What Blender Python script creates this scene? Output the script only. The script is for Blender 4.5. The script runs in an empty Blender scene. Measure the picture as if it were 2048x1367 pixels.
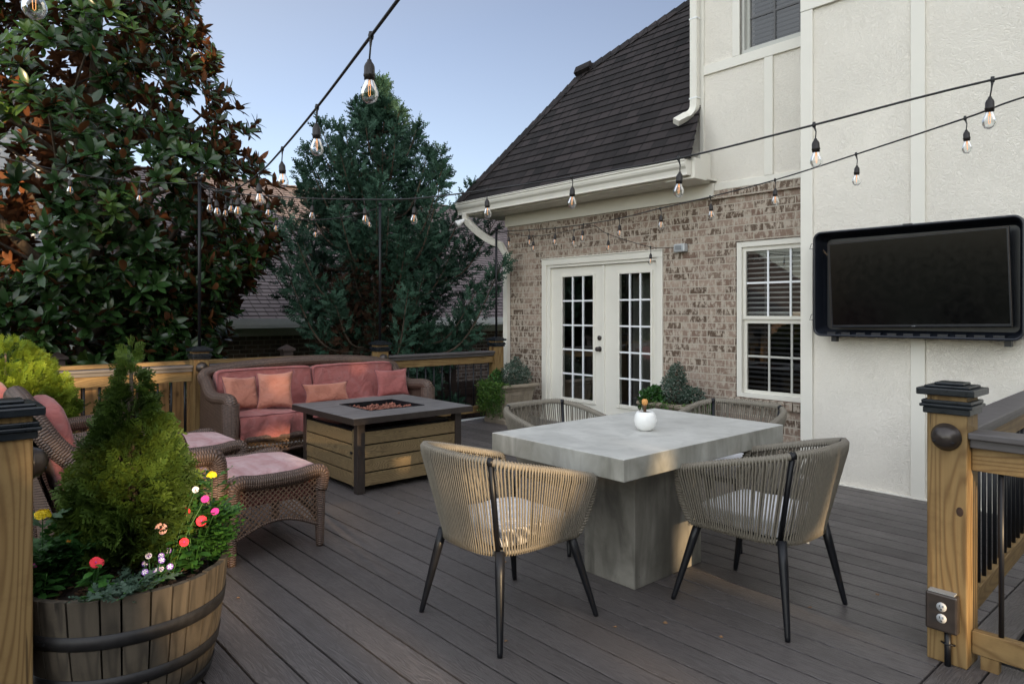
import bpy, bmesh, math, random
import numpy as np
from mathutils import Vector, Matrix
R = math.radians
PI = math.pi
random.seed(7); rng = np.random.default_rng(11)
S = bpy.context.scene
COL = S.collection
# ---------------------------------------------------------------- camera, world, sun, exposure
cam_d = bpy.data.cameras.new('camera'); cam = bpy.data.objects.new('camera', cam_d); COL.objects.link(cam)
cam.location = (0, 0, 1.40); cam.rotation_euler = (R(90), 0, R(48.7))
cam_d.sensor_width = 36; cam_d.lens = 24.0; cam_d.shift_y = -0.0286; cam_d.clip_end = 1000; cam_d.clip_start = .05
S.camera = cam
SUN_EL, SUN_AZ = 8.5, -8.0; SKY_LO, SKY_HI = .94, 5.3            # azimuth measured from +X towards +Y
W = bpy.data.worlds.new('World'); S.world = W; W.use_nodes = True
wn = W.node_tree; wn.nodes.clear()
sky = wn.nodes.new('ShaderNodeTexSky'); sky.sky_type = 'NISHITA'; sky.sun_disc = False
sky.sun_elevation = R(SUN_EL); sky.sun_rotation = R(90 - SUN_AZ)
sky.air_density = 1.0; sky.dust_density = 0.6; sky.ozone_density = 2.4; sky.altitude = 200
bg = wn.nodes.new('ShaderNodeBackground'); bg.inputs['Strength'].default_value = 0.15
wo = wn.nodes.new('ShaderNodeOutputWorld')
hs = wn.nodes.new('ShaderNodeHueSaturation'); hs.inputs['Saturation'].default_value = .62; hs.inputs['Hue'].default_value = .515
wn.links.new(sky.outputs[0], hs.inputs['Color']); 
# the evening sky is much brighter on the sunset side (behind the camera) than opposite it
tcw = wn.nodes.new('ShaderNodeTexCoord'); dt = wn.nodes.new('ShaderNodeVectorMath'); dt.operation = 'DOT_PRODUCT'
gd = Vector((.12, -.50, .85)).normalized(); dt.inputs[1].default_value = gd
mr = wn.nodes.new('ShaderNodeMapRange'); mr.interpolation_type = 'SMOOTHSTEP'
for i_, v_ in ((1, .10), (2, 1.0), (3, SKY_LO), (4, SKY_HI)): mr.inputs[i_].default_value = v_
vm = wn.nodes.new('ShaderNodeVectorMath'); vm.operation = 'SCALE'
wn.links.new(tcw.outputs['Generated'], dt.inputs[0]); wn.links.new(dt.outputs['Value'], mr.inputs[0])
hs.inputs['Saturation'].default_value = .66
wm = wn.nodes.new('ShaderNodeMix'); wm.data_type = 'RGBA'; m2 = wn.nodes.new('ShaderNodeMapRange'); m2.inputs[1].default_value = -.05; m2.inputs[2].default_value = .5
h2 = wn.nodes.new('ShaderNodeHueSaturation'); h2.inputs['Saturation'].default_value = .42
wt = wn.nodes.new('ShaderNodeMix'); wt.data_type = 'RGBA'; wt.blend_type = 'MULTIPLY'; wt.inputs[0].default_value = 1; wt.inputs[7].default_value = (1.09, 1.0, .90, 1)
wn.links.new(sky.outputs[0], h2.inputs['Color']); wn.links.new(h2.outputs[0], wt.inputs[6]); wn.links.new(dt.outputs['Value'], m2.inputs[0]); wn.links.new(m2.outputs[0], wm.inputs[0])
wn.links.new(hs.outputs[0], wm.inputs[6]); wn.links.new(wt.outputs[2], wm.inputs[7]); wn.links.new(wm.outputs[2], vm.inputs[0]); wn.links.new(mr.outputs[0], vm.inputs['Scale']); wn.links.new(vm.outputs[0], bg.inputs[0]); wn.links.new(bg.outputs[0], wo.inputs[0])
sl = bpy.data.lights.new('sun', 'SUN'); sl.energy = 5.0; sl.angle = R(0.5); sl.color = (1.0, .72, .42)
so = bpy.data.objects.new('sun', sl); COL.objects.link(so)
SD = Vector((math.cos(R(SUN_EL)) * math.cos(R(SUN_AZ)), math.cos(R(SUN_EL)) * math.sin(R(SUN_AZ)), math.sin(R(SUN_EL))))
so.rotation_euler = SD.to_track_quat('Z', 'Y').to_euler(); so.location = SD * 30
S.view_settings.view_transform = 'Standard'; S.view_settings.look = 'None'
S.view_settings.exposure = 0.72; S.view_settings.gamma = 1.0
S.cycles.use_denoising = True; S.cycles.max_bounces = 7; S.cycles.diffuse_bounces = 3; S.cycles.transparent_max_bounces = 16
S.cycles.caustics_reflective = False; S.cycles.caustics_refractive = False; S.cycles.sample_clamp_indirect = 4

# ---------------------------------------------------------------- materials
def new_mat(name):
    m = bpy.data.materials.new(name); m.use_nodes = True
    nt = m.node_tree; b = nt.nodes['Principled BSDF']
    def n(typ, ins=None, **props):
        x = nt.nodes.new('ShaderNode' + typ)
        for k, v in props.items(): setattr(x, k, v)
        for k, v in (ins or {}).items():
            s = x.inputs[k]
            if isinstance(v, bpy.types.NodeSocket): nt.links.new(v, s)
            elif isinstance(v, bpy.types.Node): nt.links.new(v.outputs[0], s)
            else:
                if isinstance(v, tuple) and len(v) == 3 and s.type == 'RGBA': v = v + (1,)
                s.default_value = v
        return x
    def setb(**kw):
        for k, v in kw.items():
            s = b.inputs[k.replace('_', ' ')]
            if isinstance(v, bpy.types.NodeSocket): nt.links.new(v, s)
            elif isinstance(v, bpy.types.Node): nt.links.new(v.outputs[0], s)
            else:
                if isinstance(v, tuple) and len(v) == 3 and s.type == 'RGBA': v = v + (1,)
                s.default_value = v
    return m, n, setb
def mth(n, op, a, b=None, c=None):
    i = {0: a}
    if b is not None: i[1] = b
    if c is not None: i[2] = c
    return n('Math', i, operation=op)
def ramp(n, fac, stops):
    r = n('ValToRGB', {0: fac}); e = r.color_ramp.elements
    while len(e) < len(stops): e.new(.5)
    for k, (p, c) in enumerate(stops):
        e[k].position = p; e[k].color = (c[0], c[1], c[2], 1) if isinstance(c, tuple) else (c, c, c, 1)
    return r
def mixc(n, fac, a, b, blend='MIX'):
    x = n('Mix', None, data_type='RGBA', blend_type=blend)
    nt = x.id_data
    for s, v in ((x.inputs[0], fac), (x.inputs[6], a), (x.inputs[7], b)):
        if isinstance(v, bpy.types.NodeSocket): nt.links.new(v, s)
        elif isinstance(v, bpy.types.Node): nt.links.new(v.outputs[0], s)
        elif isinstance(v, tuple): s.default_value = v + (1,) if len(v) == 3 else v
        else: s.default_value = v
    return x.outputs[2]
def bump(n, h, strength=.5, dist=.01):
    return n('Bump', {'Height': h, 'Strength': strength, 'Distance': dist})
def rnd_attr(n): return n('Attribute', None, attribute_name='rnd').outputs['Fac']

def m_plain(name, col, rough=.5, metal=0, var=.08, scale=20, bmp=0, spec=.5, coat=0):
    m, n, sb = new_mat(name)
    tc = n('TexCoord').outputs['Object']
    ns = n('TexNoise', {'Vector': tc, 'Scale': scale, 'Detail': 4.0})
    c = mixc(n, ns.outputs[0], tuple(x * (1 - var * 2) for x in col), tuple(min(1, x * (1 + var * 2)) for x in col))
    sb(Base_Color=c, Metallic=metal, Specular_IOR_Level=spec, Coat_Weight=coat,
       Roughness=mth(n, 'MULTIPLY_ADD', ns.outputs[0], .2, rough - .1))
    if bmp: sb(Normal=bump(n, ns.outputs[0], bmp, .004))
    return m

def m_wood(name, axis, dark, light, rings=26, acr=5.0, along=.55, rough=.55, knots=True, spec=.3):
    m, n, sb = new_mat(name)
    tc = n('TexCoord').outputs['Object']; rn = rnd_attr(n)
    off = n('CombineXYZ', {0: mth(n, 'MULTIPLY', rn, 37.0), 1: mth(n, 'MULTIPLY', rn, 23.0), 2: mth(n, 'MULTIPLY', rn, 51.0)})
    v = n('VectorMath', {0: tc, 1: off}, operation='ADD').outputs[0]
    sc = [acr] * 3; sc['XYZ'.index(axis)] = along
    mp = n('Mapping', {'Vector': v, 'Scale': tuple(sc)})
    ns = n('TexNoise', {'Vector': mp, 'Scale': 1.0, 'Detail': 2.6, 'Roughness': .32})
    lines = mth(n, 'SINE', mth(n, 'MULTIPLY', ns.outputs[0], rings * 6.28))
    l01 = mth(n, 'MULTIPLY_ADD', lines, .5, .5)
    l01 = mth(n, 'MULTIPLY', mth(n, 'POWER', l01, 2.4), .8)
    sc2 = [90] * 3; sc2['XYZ'.index(axis)] = 3.0
    fine = n('TexNoise', {'Vector': n('Mapping', {'Vector': v, 'Scale': tuple(sc2)}), 'Scale': 1.0, 'Detail': 5.0, 'Roughness': .7})
    big = n('TexNoise', {'Vector': v, 'Scale': 2.5, 'Detail': 3.0})
    c = mixc(n, l01, light, dark)
    c = mixc(n, mth(n, 'MULTIPLY', fine.outputs[0], .45), c, tuple(x * .55 for x in dark))
    c = mixc(n, mth(n, 'MULTIPLY_ADD', big.outputs[0], .5, -.08), c, tuple(x * .75 for x in light))
    c = mixc(n, mth(n, 'MULTIPLY', rn, .28), c, tuple(x * .7 for x in dark))
    ck = n('TexNoise', {'Vector': n('Mapping', {'Vector': v, 'Scale': tuple(34 if a != axis else 1.4 for a in 'XYZ')}), 'Scale': 1.0, 'Detail': 2.0})
    c = mixc(n, ramp(n, ck.outputs[0], [(.70, 0.0), (.74, .75)]), c, tuple(x * .3 for x in dark))
    st_ = n('TexNoise', {'Vector': v, 'Scale': 6.0, 'Detail': 6.0, 'Roughness': .7})
    c = mixc(n, ramp(n, st_.outputs[0], [(.5, 0.0), (.72, .45)]), c, tuple(x * .6 for x in dark))
    if knots:
        vo = n('TexVoronoi', {'Vector': n('Mapping', {'Vector': v, 'Scale': tuple(3.2 if a != axis else 1.7 for a in 'XYZ')}), 'Scale': 1.0})
        k = ramp(n, vo.outputs['Distance'], [(0, 1.0), (.05, .8), (.085, 0.0)])
        c = mixc(n, k, c, (.06, .03, .012))
    sb(Base_Color=c, Roughness=rough, Specular_IOR_Level=spec,
       Normal=bump(n, mth(n, 'ADD', l01, fine.outputs[0]), .25, .002))
    return m

def m_deck():
    m, n, sb = new_mat('composite_deck')
    tc = n('TexCoord').outputs['Object']; rn = rnd_attr(n)
    uv = n('TexCoord').outputs['UV']
    off = n('CombineXYZ', {0: mth(n, 'MULTIPLY', rn, 37.0), 1: mth(n, 'MULTIPLY', rn, 23.0), 2: 0.0})
    v = n('VectorMath', {0: uv, 1: off}, operation='ADD').outputs[0]
    ns = n('TexNoise', {'Vector': n('Mapping', {'Vector': v, 'Scale': (1.6, 16, 1)}), 'Scale': 1.0, 'Detail': 2.0})
    ln = mth(n, 'MULTIPLY_ADD', mth(n, 'SINE', mth(n, 'MULTIPLY', ns.outputs[0], 120)), .5, .5)
    fine = n('TexNoise', {'Vector': n('Mapping', {'Vector': v, 'Scale': (14, 260, 1)}), 'Scale': 1.0, 'Detail': 3.0, 'Roughness': .7})
    big = n('TexNoise', {'Vector': tc, 'Scale': 1.1, 'Detail': 5.0, 'Roughness': .65})
    c = mixc(n, rn, (.068, .059, .056), (.140, .122, .116))
    c = mixc(n, mth(n, 'MULTIPLY', fine.outputs[0], .5), c, (.045, .038, .036))
    c = mixc(n, ramp(n, big.outputs[0], [(.35, 0.0), (.75, .55)]), c, (.155, .142, .14))
    c = mixc(n, mth(n, 'MULTIPLY', ln, .40), c, (.035, .031, .030))
    h = mth(n, 'ADD', mth(n, 'MULTIPLY', ln, .6), fine.outputs[0])
    sb(Base_Color=c, Roughness=mth(n, 'MULTIPLY_ADD', ramp(n, big.outputs[0], [(.35, 1.0), (.65, 0.0)]), .28, .30), Specular_IOR_Level=.5, Normal=bump(n, h, .8, .003))
    return m

def m_brick(name, c1, c2, mortar, blotch, uvscale=1.0, wash=.5, msize=.012):
    m, n, sb = new_mat(name)
    uv = n('TexCoord').outputs['UV']
    wob = n('TexNoise', {'Vector': uv, 'Scale': 30.0, 'Detail': 2.0})
    v = n('VectorMath', {0: uv, 1: n('VectorMath', {0: wob.outputs['Color'], 1: (.004, .004, 0)}, operation='MULTIPLY').outputs[0]}, operation='ADD').outputs[0]
    def br(off):
        vv = n('VectorMath', {0: v, 1: off}, operation='ADD').outputs[0]
        return n('TexBrick', {'Vector': vv, 'Color1': (0, 0, 0), 'Color2': (1, 1, 1), 'Mortar': (.5, .5, .5), 'Scale': 1.0, 'Mortar Size': msize / 2,
                 'Mortar Smooth': .25, 'Bias': 0.0, 'Brick Width': .2132, 'Row Height': .0762}, offset=.5, squash=1.0)
    a = br((0, 0, 0)); b2 = br((.2132 * 8, .0762 * 14, 0))
    sm = n('TexNoise', {'Vector': n('Mapping', {'Vector': uv, 'Scale': (2.6, 1.2, 1)}), 'Scale': 9.0, 'Detail': 5.0, 'Roughness': .7})
    big = n('TexNoise', {'Vector': uv, 'Scale': 1.1, 'Detail': 3.0})
    c = mixc(n, a.outputs[0], c1, c2)
    dk = mth(n, 'MULTIPLY', ramp(n, b2.outputs[0], [(.50, 0.0), (.72, 1.0)]), ramp(n, sm.outputs[0], [(.44, 0.0), (.52, 1.0)]))
    c = mixc(n, mth(n, 'MULTIPLY', dk, .75), c, blotch)
    c = mixc(n, mth(n, 'MULTIPLY', ramp(n, sm.outputs[0], [(.43, 1.0), (.53, 0.0)]), wash), c, mortar)
    c = mixc(n, mth(n, 'MULTIPLY', ramp(n, big.outputs[0], [(.35, 0.0), (.8, .7)]), .35), c, tuple(x * .7 for x in c1))
    mort = mixc(n, sm.outputs[0], tuple(x * .72 for x in mortar), tuple(x * 1.12 for x in mortar))
    c = mixc(n, a.outputs['Fac'], c, mort)
    hh = mth(n, 'SUBTRACT', mth(n, 'MULTIPLY', sm.outputs[0], .5), a.outputs['Fac'])
    sb(Base_Color=c, Roughness=.9, Specular_IOR_Level=.2, Normal=bump(n, hh, .8, .007))
    return m

def m_shingle(name, c1, c2, hi):
    m, n, sb = new_mat(name)
    uv = n('TexCoord').outputs['UV']
    a = n('TexBrick', {'Vector': uv, 'Color1': c1, 'Color2': c2, 'Mortar': tuple(x * .2 for x in c1), 'Scale': 1.0, 'Mortar Size': .012,
         'Mortar Smooth': .1, 'Bias': -.1, 'Brick Width': .17, 'Row Height': .135}, offset=.37, offset_frequency=3, squash=1.7, squash_frequency=3)
    g = n('TexNoise', {'Vector': uv, 'Scale': 180.0, 'Detail': 2.0})
    big = n('TexNoise', {'Vector': n('Mapping', {'Vector': uv, 'Scale': (1, .35, 1)}), 'Scale': 1.6, 'Detail': 4.0})
    c = mixc(n, mth(n, 'MULTIPLY', g.outputs[0], .25), a.outputs[0], hi)
    c = mixc(n, ramp(n, big.outputs[0], [(.4, 0.0), (.8, .5)]), c, hi)
    sb(Base_Color=c, Roughness=.85, Specular_IOR_Level=.25, Normal=bump(n, mth(n, 'SUBTRACT', mth(n, 'MULTIPLY', g.outputs[0], .4), a.outputs['Fac']), .5, .004))
    return m

def m_stucco(name, col, strength=.55):
    m, n, sb = new_mat(name)
    tc = n('TexCoord').outputs['Object']
    w = n('TexNoise', {'Vector': tc, 'Scale': 32.0, 'Detail': 3.0, 'Roughness': .6, 'Distortion': 1.6})
    rid = mth(n, 'ABSOLUTE', mth(n, 'SUBTRACT', w.outputs[0], .5))
    rid = ramp(n, rid, [(0, 1.0), (.05, .55), (.14, 0.0)])
    f = n('TexNoise', {'Vector': tc, 'Scale': 120.0, 'Detail': 2.0})
    msk = n('TexNoise', {'Vector': tc, 'Scale': 2.2, 'Detail': 2.0})
    h = mth(n, 'ADD', mth(n, 'MULTIPLY', rid, ramp(n, msk.outputs[0], [(.3, .35), (.6, 1.0)])), mth(n, 'MULTIPLY', f.outputs[0], .3))
    big = n('TexNoise', {'Vector': tc, 'Scale': .9, 'Detail': 3.0})
    c = mixc(n, big.outputs[0], tuple(x * .93 for x in col), tuple(min(1, x * 1.05) for x in col))
    sb(Base_Color=c, Roughness=.8, Specular_IOR_Level=.3, Normal=bump(n, h, strength, .008))
    return m

def m_wicker(name, dark, mid, light, sp=.013, stake=.03):
    m, n, sb = new_mat(name)
    uv = n('TexCoord').outputs['UV']
    sx = n('SeparateXYZ', {0: uv})
    st = mth(n, 'FLOOR', mth(n, 'DIVIDE', sx.outputs[1], stake))
    ph = mth(n, 'MULTIPLY', st, PI)
    a = mth(n, 'SINE', mth(n, 'ADD', mth(n, 'MULTIPLY', sx.outputs[0], 2 * PI / sp), ph))
    b = mth(n, 'ABSOLUTE', mth(n, 'SINE', mth(n, 'MULTIPLY', sx.outputs[1], PI / stake)))
    h = mth(n, 'MULTIPLY', mth(n, 'MULTIPLY_ADD', a, .5, .5), mth(n, 'POWER', b, .5))
    tc = n('TexCoord').outputs['Object']
    ns = n('TexNoise', {'Vector': tc, 'Scale': 45.0, 'Detail': 4.0, 'Roughness': .7})
    big = n('TexNoise', {'Vector': tc, 'Scale': 6.0, 'Detail': 3.0})
    c = mixc(n, h, dark, mid)
    c = mixc(n, mth(n, 'MULTIPLY', ramp(n, ns.outputs[0], [(.42, 0.0), (.7, 1.0)]), h), c, light)
    c = mixc(n, mth(n, 'MULTIPLY', big.outputs[0], .4), c, dark)
    sb(Base_Color=c, Roughness=.45, Specular_IOR_Level=.5, Normal=bump(n, h, .9, .006))
    return m

def m_fabric(name, c1, c2, c3, scale=5.0):
    m, n, sb = new_mat(name)
    tc = n('TexCoord').outputs['Object']
    a = n('TexNoise', {'Vector': n('Mapping', {'Vector': tc, 'Scale': (1.0, 1.0, 1.0)}), 'Scale': scale, 'Detail': 5.0, 'Roughness': .65})
    st = n('TexNoise', {'Vector': n('Mapping', {'Vector': tc, 'Scale': (30, 30, 200)}), 'Scale': 1.0, 'Detail': 3.0})
    st2 = n('TexNoise', {'Vector': n('Mapping', {'Vector': tc, 'Scale': (3, 16, 16)}), 'Scale': 1.0, 'Detail': 3.0})
    c = mixc(n, ramp(n, a.outputs[0], [(.35, 0.0), (.68, 1.0)]), c1, c2)
    c = mixc(n, ramp(n, st2.outputs[0], [(.5, 0.0), (.75, .7)]), c, c3)
    c = mixc(n, mth(n, 'MULTIPLY', st.outputs[0], .25), c, tuple(x * .6 for x in c1))
    wr = n('TexNoise', {'Vector': tc, 'Scale': 7.0, 'Detail': 3.0, 'Distortion': .8})
    h = mth(n, 'ADD', mth(n, 'MULTIPLY', wr.outputs[0], 3.0), mth(n, 'MULTIPLY', st.outputs[0], .25))
    sb(Base_Color=c, Roughness=.9, Specular_IOR_Level=.15, Sheen_Weight=.15, Normal=bump(n, h, .75, .014))
    return m

def m_leaf(name, cols, back=None, rough=.4, spec=.5, trans=.15, scale=3.0, coat=0):
    m, n, sb = new_mat(name)
    rn = rnd_attr(n)
    tc = n('TexCoord').outputs['Object']
    k = len(cols)
    c = ramp(n, rn, [(i / max(1, k - 1), cols[i]) for i in range(k)]).outputs[0]
    big = n('TexNoise', {'Vector': tc, 'Scale': scale, 'Detail': 2.0})
    c = mixc(n, mth(n, 'MULTIPLY', ramp(n, big.outputs[0], [(.35, 0.0), (.7, 1.0)]), .45), c, tuple(x * .5 for x in cols[0]))
    if back is not None:
        g = n('NewGeometry').outputs['Backfacing']
        c = mixc(n, g, c, ramp(n, rn, [(0, back), (1, tuple(x * 3.2 for x in back))]))
        sb(Roughness=mth(n, 'MULTIPLY_ADD', g, .5, rough))
    else: sb(Roughness=rough)
    sb(Base_Color=c, Specular_IOR_Level=spec, Coat_Weight=coat)
    if trans:
        nt = m.node_tree; out = nt.nodes['Material Output']; pb = nt.nodes['Principled BSDF']
        tr = n('BsdfTranslucent', {'Color': c}); mx = n('MixShader', {0: trans, 1: pb.outputs[0], 2: tr.outputs[0]})
        nt.links.new(mx.outputs[0], out.inputs[0])
    return m

def m_glass(name, tint=(1, 1, 1), rough=0.0, refl=1.0):
    m, n, sb = new_mat(name); nt = m.node_tree; out = nt.nodes['Material Output']
    fr = n('Fresnel', {'IOR': 1.5}); f = mth(n, 'MULTIPLY_ADD', fr.outputs[0], refl, .02); f.use_clamp = True
    wv = n('TexNoise', {'Vector': n('TexCoord').outputs['Object'], 'Scale': 1.3})
    gl = n('BsdfGlossy', {'Color': (1, 1, 1), 'Roughness': rough, 'Normal': bump(n, wv.outputs[0], .05, .02)}); tr = n('BsdfTransparent', {'Color': tint})
    mx = n('MixShader', {0: f, 1: tr.outputs[0], 2: gl.outputs[0]})
    nt.links.new(mx.outputs[0], out.inputs[0])
    return m

def m_concrete(name, c1, c2, scale=3.0, spots=.35):
    m, n, sb = new_mat(name)
    tc = n('TexCoord').outputs['Object']
    a = n('TexNoise', {'Vector': tc, 'Scale': scale, 'Detail': 8.0, 'Roughness': .6, 'Distortion': .6})
    b = n('TexNoise', {'Vector': n('Mapping', {'Vector': tc, 'Scale': (3, 3, .7)}), 'Scale': 3.0, 'Detail': 5.0, 'Distortion': 1.0})
    g = n('TexNoise', {'Vector': tc, 'Scale': 90.0, 'Detail': 2.0})
    c = mixc(n, ramp(n, a.outputs[0], [(.3, 0.0), (.7, 1.0)]), c1, c2)
    c = mixc(n, mth(n, 'MULTIPLY', ramp(n, b.outputs[0], [(.45, 0.0), (.7, 1.0)]), spots), c, tuple(x * .62 for x in c1))
    vo = n('TexVoronoi', {'Vector': tc, 'Scale': 9.0})
    c = mixc(n, ramp(n, vo.outputs['Distance'], [(0, .7), (.03, .5), (.045, 0.0)]), c, tuple(x * .45 for x in c1))
    sb(Base_Color=c, Roughness=mth(n, 'MULTIPLY_ADD', a.outputs[0], .35, .35), Specular_IOR_Level=.35, Normal=bump(n, mth(n, 'ADD', a.outputs[0], mth(n, 'MULTIPLY', g.outputs[0], .2)), .18, .004))
    return m

def m_emit(name, col, strength):
    m, n, sb = new_mat(name)
    sb(Base_Color=col, Emission_Color=col, Emission_Strength=strength, Roughness=.5)
    return m

PD, PL = (.125, .068, .025), (.30, .20, .085)
M = {}
M['wood_z'] = m_wood('pine_grain_upright', 'Z', PD, PL)
M['wood_x'] = m_wood('pine_grain_across', 'X', PD, PL)
M['wood_y'] = m_wood('pine_grain_along', 'Y', PD, PL)
M['fence'] = m_wood('fence_board', 'Z', (.20, .10, .04), (.46, .27, .11), rings=10)
M['darkfence'] = m_wood('stained_fence', 'Z', (.035, .024, .022), (.055, .04, .036), rings=10, knots=False)
M['pit_x'] = m_wood('patterned_slat_x', 'X', (.10, .068, .034), (.24, .175, .09), rings=34, acr=9, along=2.2, knots=False)
M['pit_y'] = m_wood('patterned_slat_y', 'Y', (.10, .068, .034), (.24, .175, .09), rings=34, acr=9, along=2.2, knots=False)
M['pit_top'] = m_wood('grey_wood_print', 'Y', (.11, .10, .10), (.21, .20, .20), rings=8, acr=7, along=.5, knots=False, rough=.42, spec=.5)
M['stave'] = m_wood('barrel_stave', 'Z', (.030, .025, .019), (.100, .082, .061), rings=5, acr=14, along=1.0, knots=False, rough=.8)
M['bark'] = m_wood('bark', 'Z', (.05, .036, .026), (.13, .10, .075), rings=9, acr=6, along=1.2, knots=False, rough=.95)
M['deck'] = m_deck()
M['rail_cap'] = m_plain('composite_cap_rail', (.085, .077, .078), .5, var=.12, scale=14, bmp=.1)
M['brick'] = m_brick('tumbled_brick', (.19, .125, .095), (.38, .29, .23), (.52, .46, .38), (.075, .052, .035), wash=.8)
M['brick2'] = m_brick('dark_brick', (.10, .068, .058), (.17, .12, .10), (.42, .39, .36), (.05, .035, .03), wash=.05)
M['brick3'] = m_brick('far_brick', (.20, .13, .10), (.28, .20, .15), (.42, .39, .36), (.1, .07, .05), wash=.1)
M['shingle'] = m_shingle('dark_shingle', (.007, .006, .006), (.036, .028, .028), (.040, .033, .033))
M['shingle2'] = m_shingle('grey_shingle', (.105, .085, .088), (.155, .128, .128), (.20, .165, .155))
M['stucco'] = m_stucco('cream_stucco', (.82, .775, .69))
M['trim'] = m_plain('painted_trim', (.75, .725, .65), .5, var=.03, scale=5)
M['door_paint'] = m_plain('door_paint', (.76, .735, .655), .45, var=.03, scale=4)
M['white'] = m_plain('white_paint', (.80, .81, .80), .45, var=.03)
M['muntin'] = m_plain('muntin_white', (.82, .84, .86), .35, var=.02)
M['greytrim'] = m_plain('window_vinyl', (.50, .50, .46), .45, var=.03)
M['black'] = m_plain('black_powder_coat', (.007, .0075, .010), .38, var=.2, spec=.3)
M['blackcap'] = m_plain('black_post_cap', (.010, .013, .017), .3, var=.3, scale=30, spec=.35)
M['bronze'] = m_plain('bronze_fitting', (.045, .036, .032), .32, metal=.4, var=.2, spec=.6)
M['socket'] = m_plain('bulb_socket', (.014, .011, .010), .35, var=.2, spec=.35)
M['cord'] = m_plain('cord_rubber', (.012, .012, .013), .55)
M['hoop'] = m_plain('barrel_hoop', (.020, .019, .020), .55, metal=.4, var=.4, scale=30, bmp=.2)
M['soil'] = m_plain('mulch_soil', (.035, .022, .016), .95, var=.4, scale=60, bmp=.9)
M['screen'] = m_plain('tv_glass', (.0025, .0025, .003), .15, var=.0, spec=.22)
M['tvbox'] = m_plain('tv_plastic', (.010, .012, .018), .33, var=.15, spec=.5)
M['white_cush'] = m_fabric('white_seat_fabric', (.62, .62, .64), (.72, .72, .74), (.66, .66, .68))
M['pink'] = m_fabric('faded_red_fabric', (.27, .088, .082), (.335, .122, .113), (.33, .155, .148))
M['pinkpale'] = m_fabric('bleached_pink_fabric', (.36, .19, .19), (.50, .35, .36), (.32, .15, .15))
M['coral'] = m_fabric('coral_pillow_fabric', (.38, .15, .105), (.45, .20, .14), (.42, .21, .165))
M['piping'] = m_plain('piping', (.20, .07, .075), .8)
M['wicker'] = m_wicker('brown_wicker', (.038, .022, .016), (.145, .088, .064), (.26, .172, .125))
M['strip'] = m_plain('wicker_strip', (.125, .078, .052), .4, var=.35, scale=70)
M['rope'] = m_plain('taupe_rope', (.165, .146, .115), .6, var=.15, scale=60)
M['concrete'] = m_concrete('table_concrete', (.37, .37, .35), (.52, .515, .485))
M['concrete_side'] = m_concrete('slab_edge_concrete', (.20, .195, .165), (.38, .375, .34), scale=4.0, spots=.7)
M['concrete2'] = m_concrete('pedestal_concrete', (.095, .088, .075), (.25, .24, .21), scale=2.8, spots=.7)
M['urn'] = m_concrete('cast_stone', (.20, .165, .12), (.33, .28, .215), scale=6, spots=.4)
M['potwhite'] = m_plain('glazed_pot', (.80, .80, .78), .35, var=.02, scale=60, bmp=.4)
M['lava'] = m_plain('lava_rock', (.20, .075, .05), .9, var=.4, scale=25, bmp=.5)
M['glass'] = m_glass('window_glass', (.9, .93, .93), refl=1.25)
M['doorglass'] = m_glass('door_glass', (.8, .84, .84), refl=5.0)
M['glassdark'] = m_glass('screened_glass', (.30, .31, .33), refl=1.1)
M['bulbglass'] = m_glass('bulb_glass', (.95, .96, .96), refl=.7)
M['filament'] = m_emit('filament_glow', (1.0, .42, .12), .5)
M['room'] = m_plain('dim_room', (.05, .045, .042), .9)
M['blind'] = m_plain('blind_slat', (.50, .50, .48), .5, var=.02)
M['curtain'] = m_plain('curtain', (.30, .29, .27), .9)
M['mag'] = m_leaf('magnolia_leaf', [(.011, .027, .009), (.020, .050, .014), (.032, .078, .020), (.075, .135, .028)], back=(.080, .030, .012), rough=.24, spec=.34, trans=.06)
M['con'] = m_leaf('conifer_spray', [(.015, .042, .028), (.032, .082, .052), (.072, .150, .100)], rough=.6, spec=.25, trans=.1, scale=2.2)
M['condead'] = m_leaf('dead_spray', [(.035, .020, .013), (.07, .038, .024)], rough=.8, spec=.1, trans=.05)
M['arb'] = m_leaf('arborvitae_spray', [(.030, .056, .010), (.070, .120, .018), (.13, .20, .03)], rough=.55, spec=.25, trans=.22, scale=5)
M['arb_sunlit'] = m_leaf('sunlit_spray', [(.075, .125, .012), (.17, .25, .024), (.29, .37, .040)], rough=.55, spec=.25, trans=.25, scale=5)  # brighter yellow green than the barrel shrub, sunlight put into the colour
M['green'] = m_leaf('annual_leaf', [(.020, .065, .014), (.035, .11, .022), (.06, .17, .03)], rough=.45, spec=.35, trans=.2)
M['greymint'] = m_leaf('grey_green_leaf', [(.035, .07, .045), (.07, .115, .08), (.24, .28, .24)], rough=.6, spec=.3, trans=.15)
M['ivy'] = m_leaf('creeping_leaf', [(.03, .075, .014), (.06, .13, .02), (.12, .20, .035)], rough=.5, spec=.3, trans=.2)
M['belt'] = m_leaf('sun_blocker_leaf', [(.02, .05, .012), (.04, .09, .02)], rough=.5, spec=.2, trans=.0)
M['bush'] = m_leaf('yellow_bush_leaf', [(.09, .14, .02), (.2, .26, .03), (.35, .38, .05)], rough=.5, spec=.2, trans=.35)
for nm, c in (('yellow', (.80, .60, .01)), ('red', (.72, .015, .035)), ('magenta', (.45, .02, .22)), ('purple', (.22, .10, .42)), ('palepink', (.78, .45, .42)), ('whitefl', (.75, .75, .78)), ('orangefl', (.7, .3, .02))):
    M[nm] = m_plain('petal_' + nm, c, .6, var=.1, scale=80)
M['grass'] = m_plain('lawn', (.035, .06, .018), .95, var=.35, scale=6, bmp=.5)
M['brush'] = m_plain('cork_orange', (.62, .30, .09), .8, var=.2, scale=90)
M['brownwood'] = m_plain('brown_stem', (.10, .055, .03), .6, var=.2)
M['knot'] = m_plain('pine_knot', (.035, .016, .008), .8, var=.4, scale=120)
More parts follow.
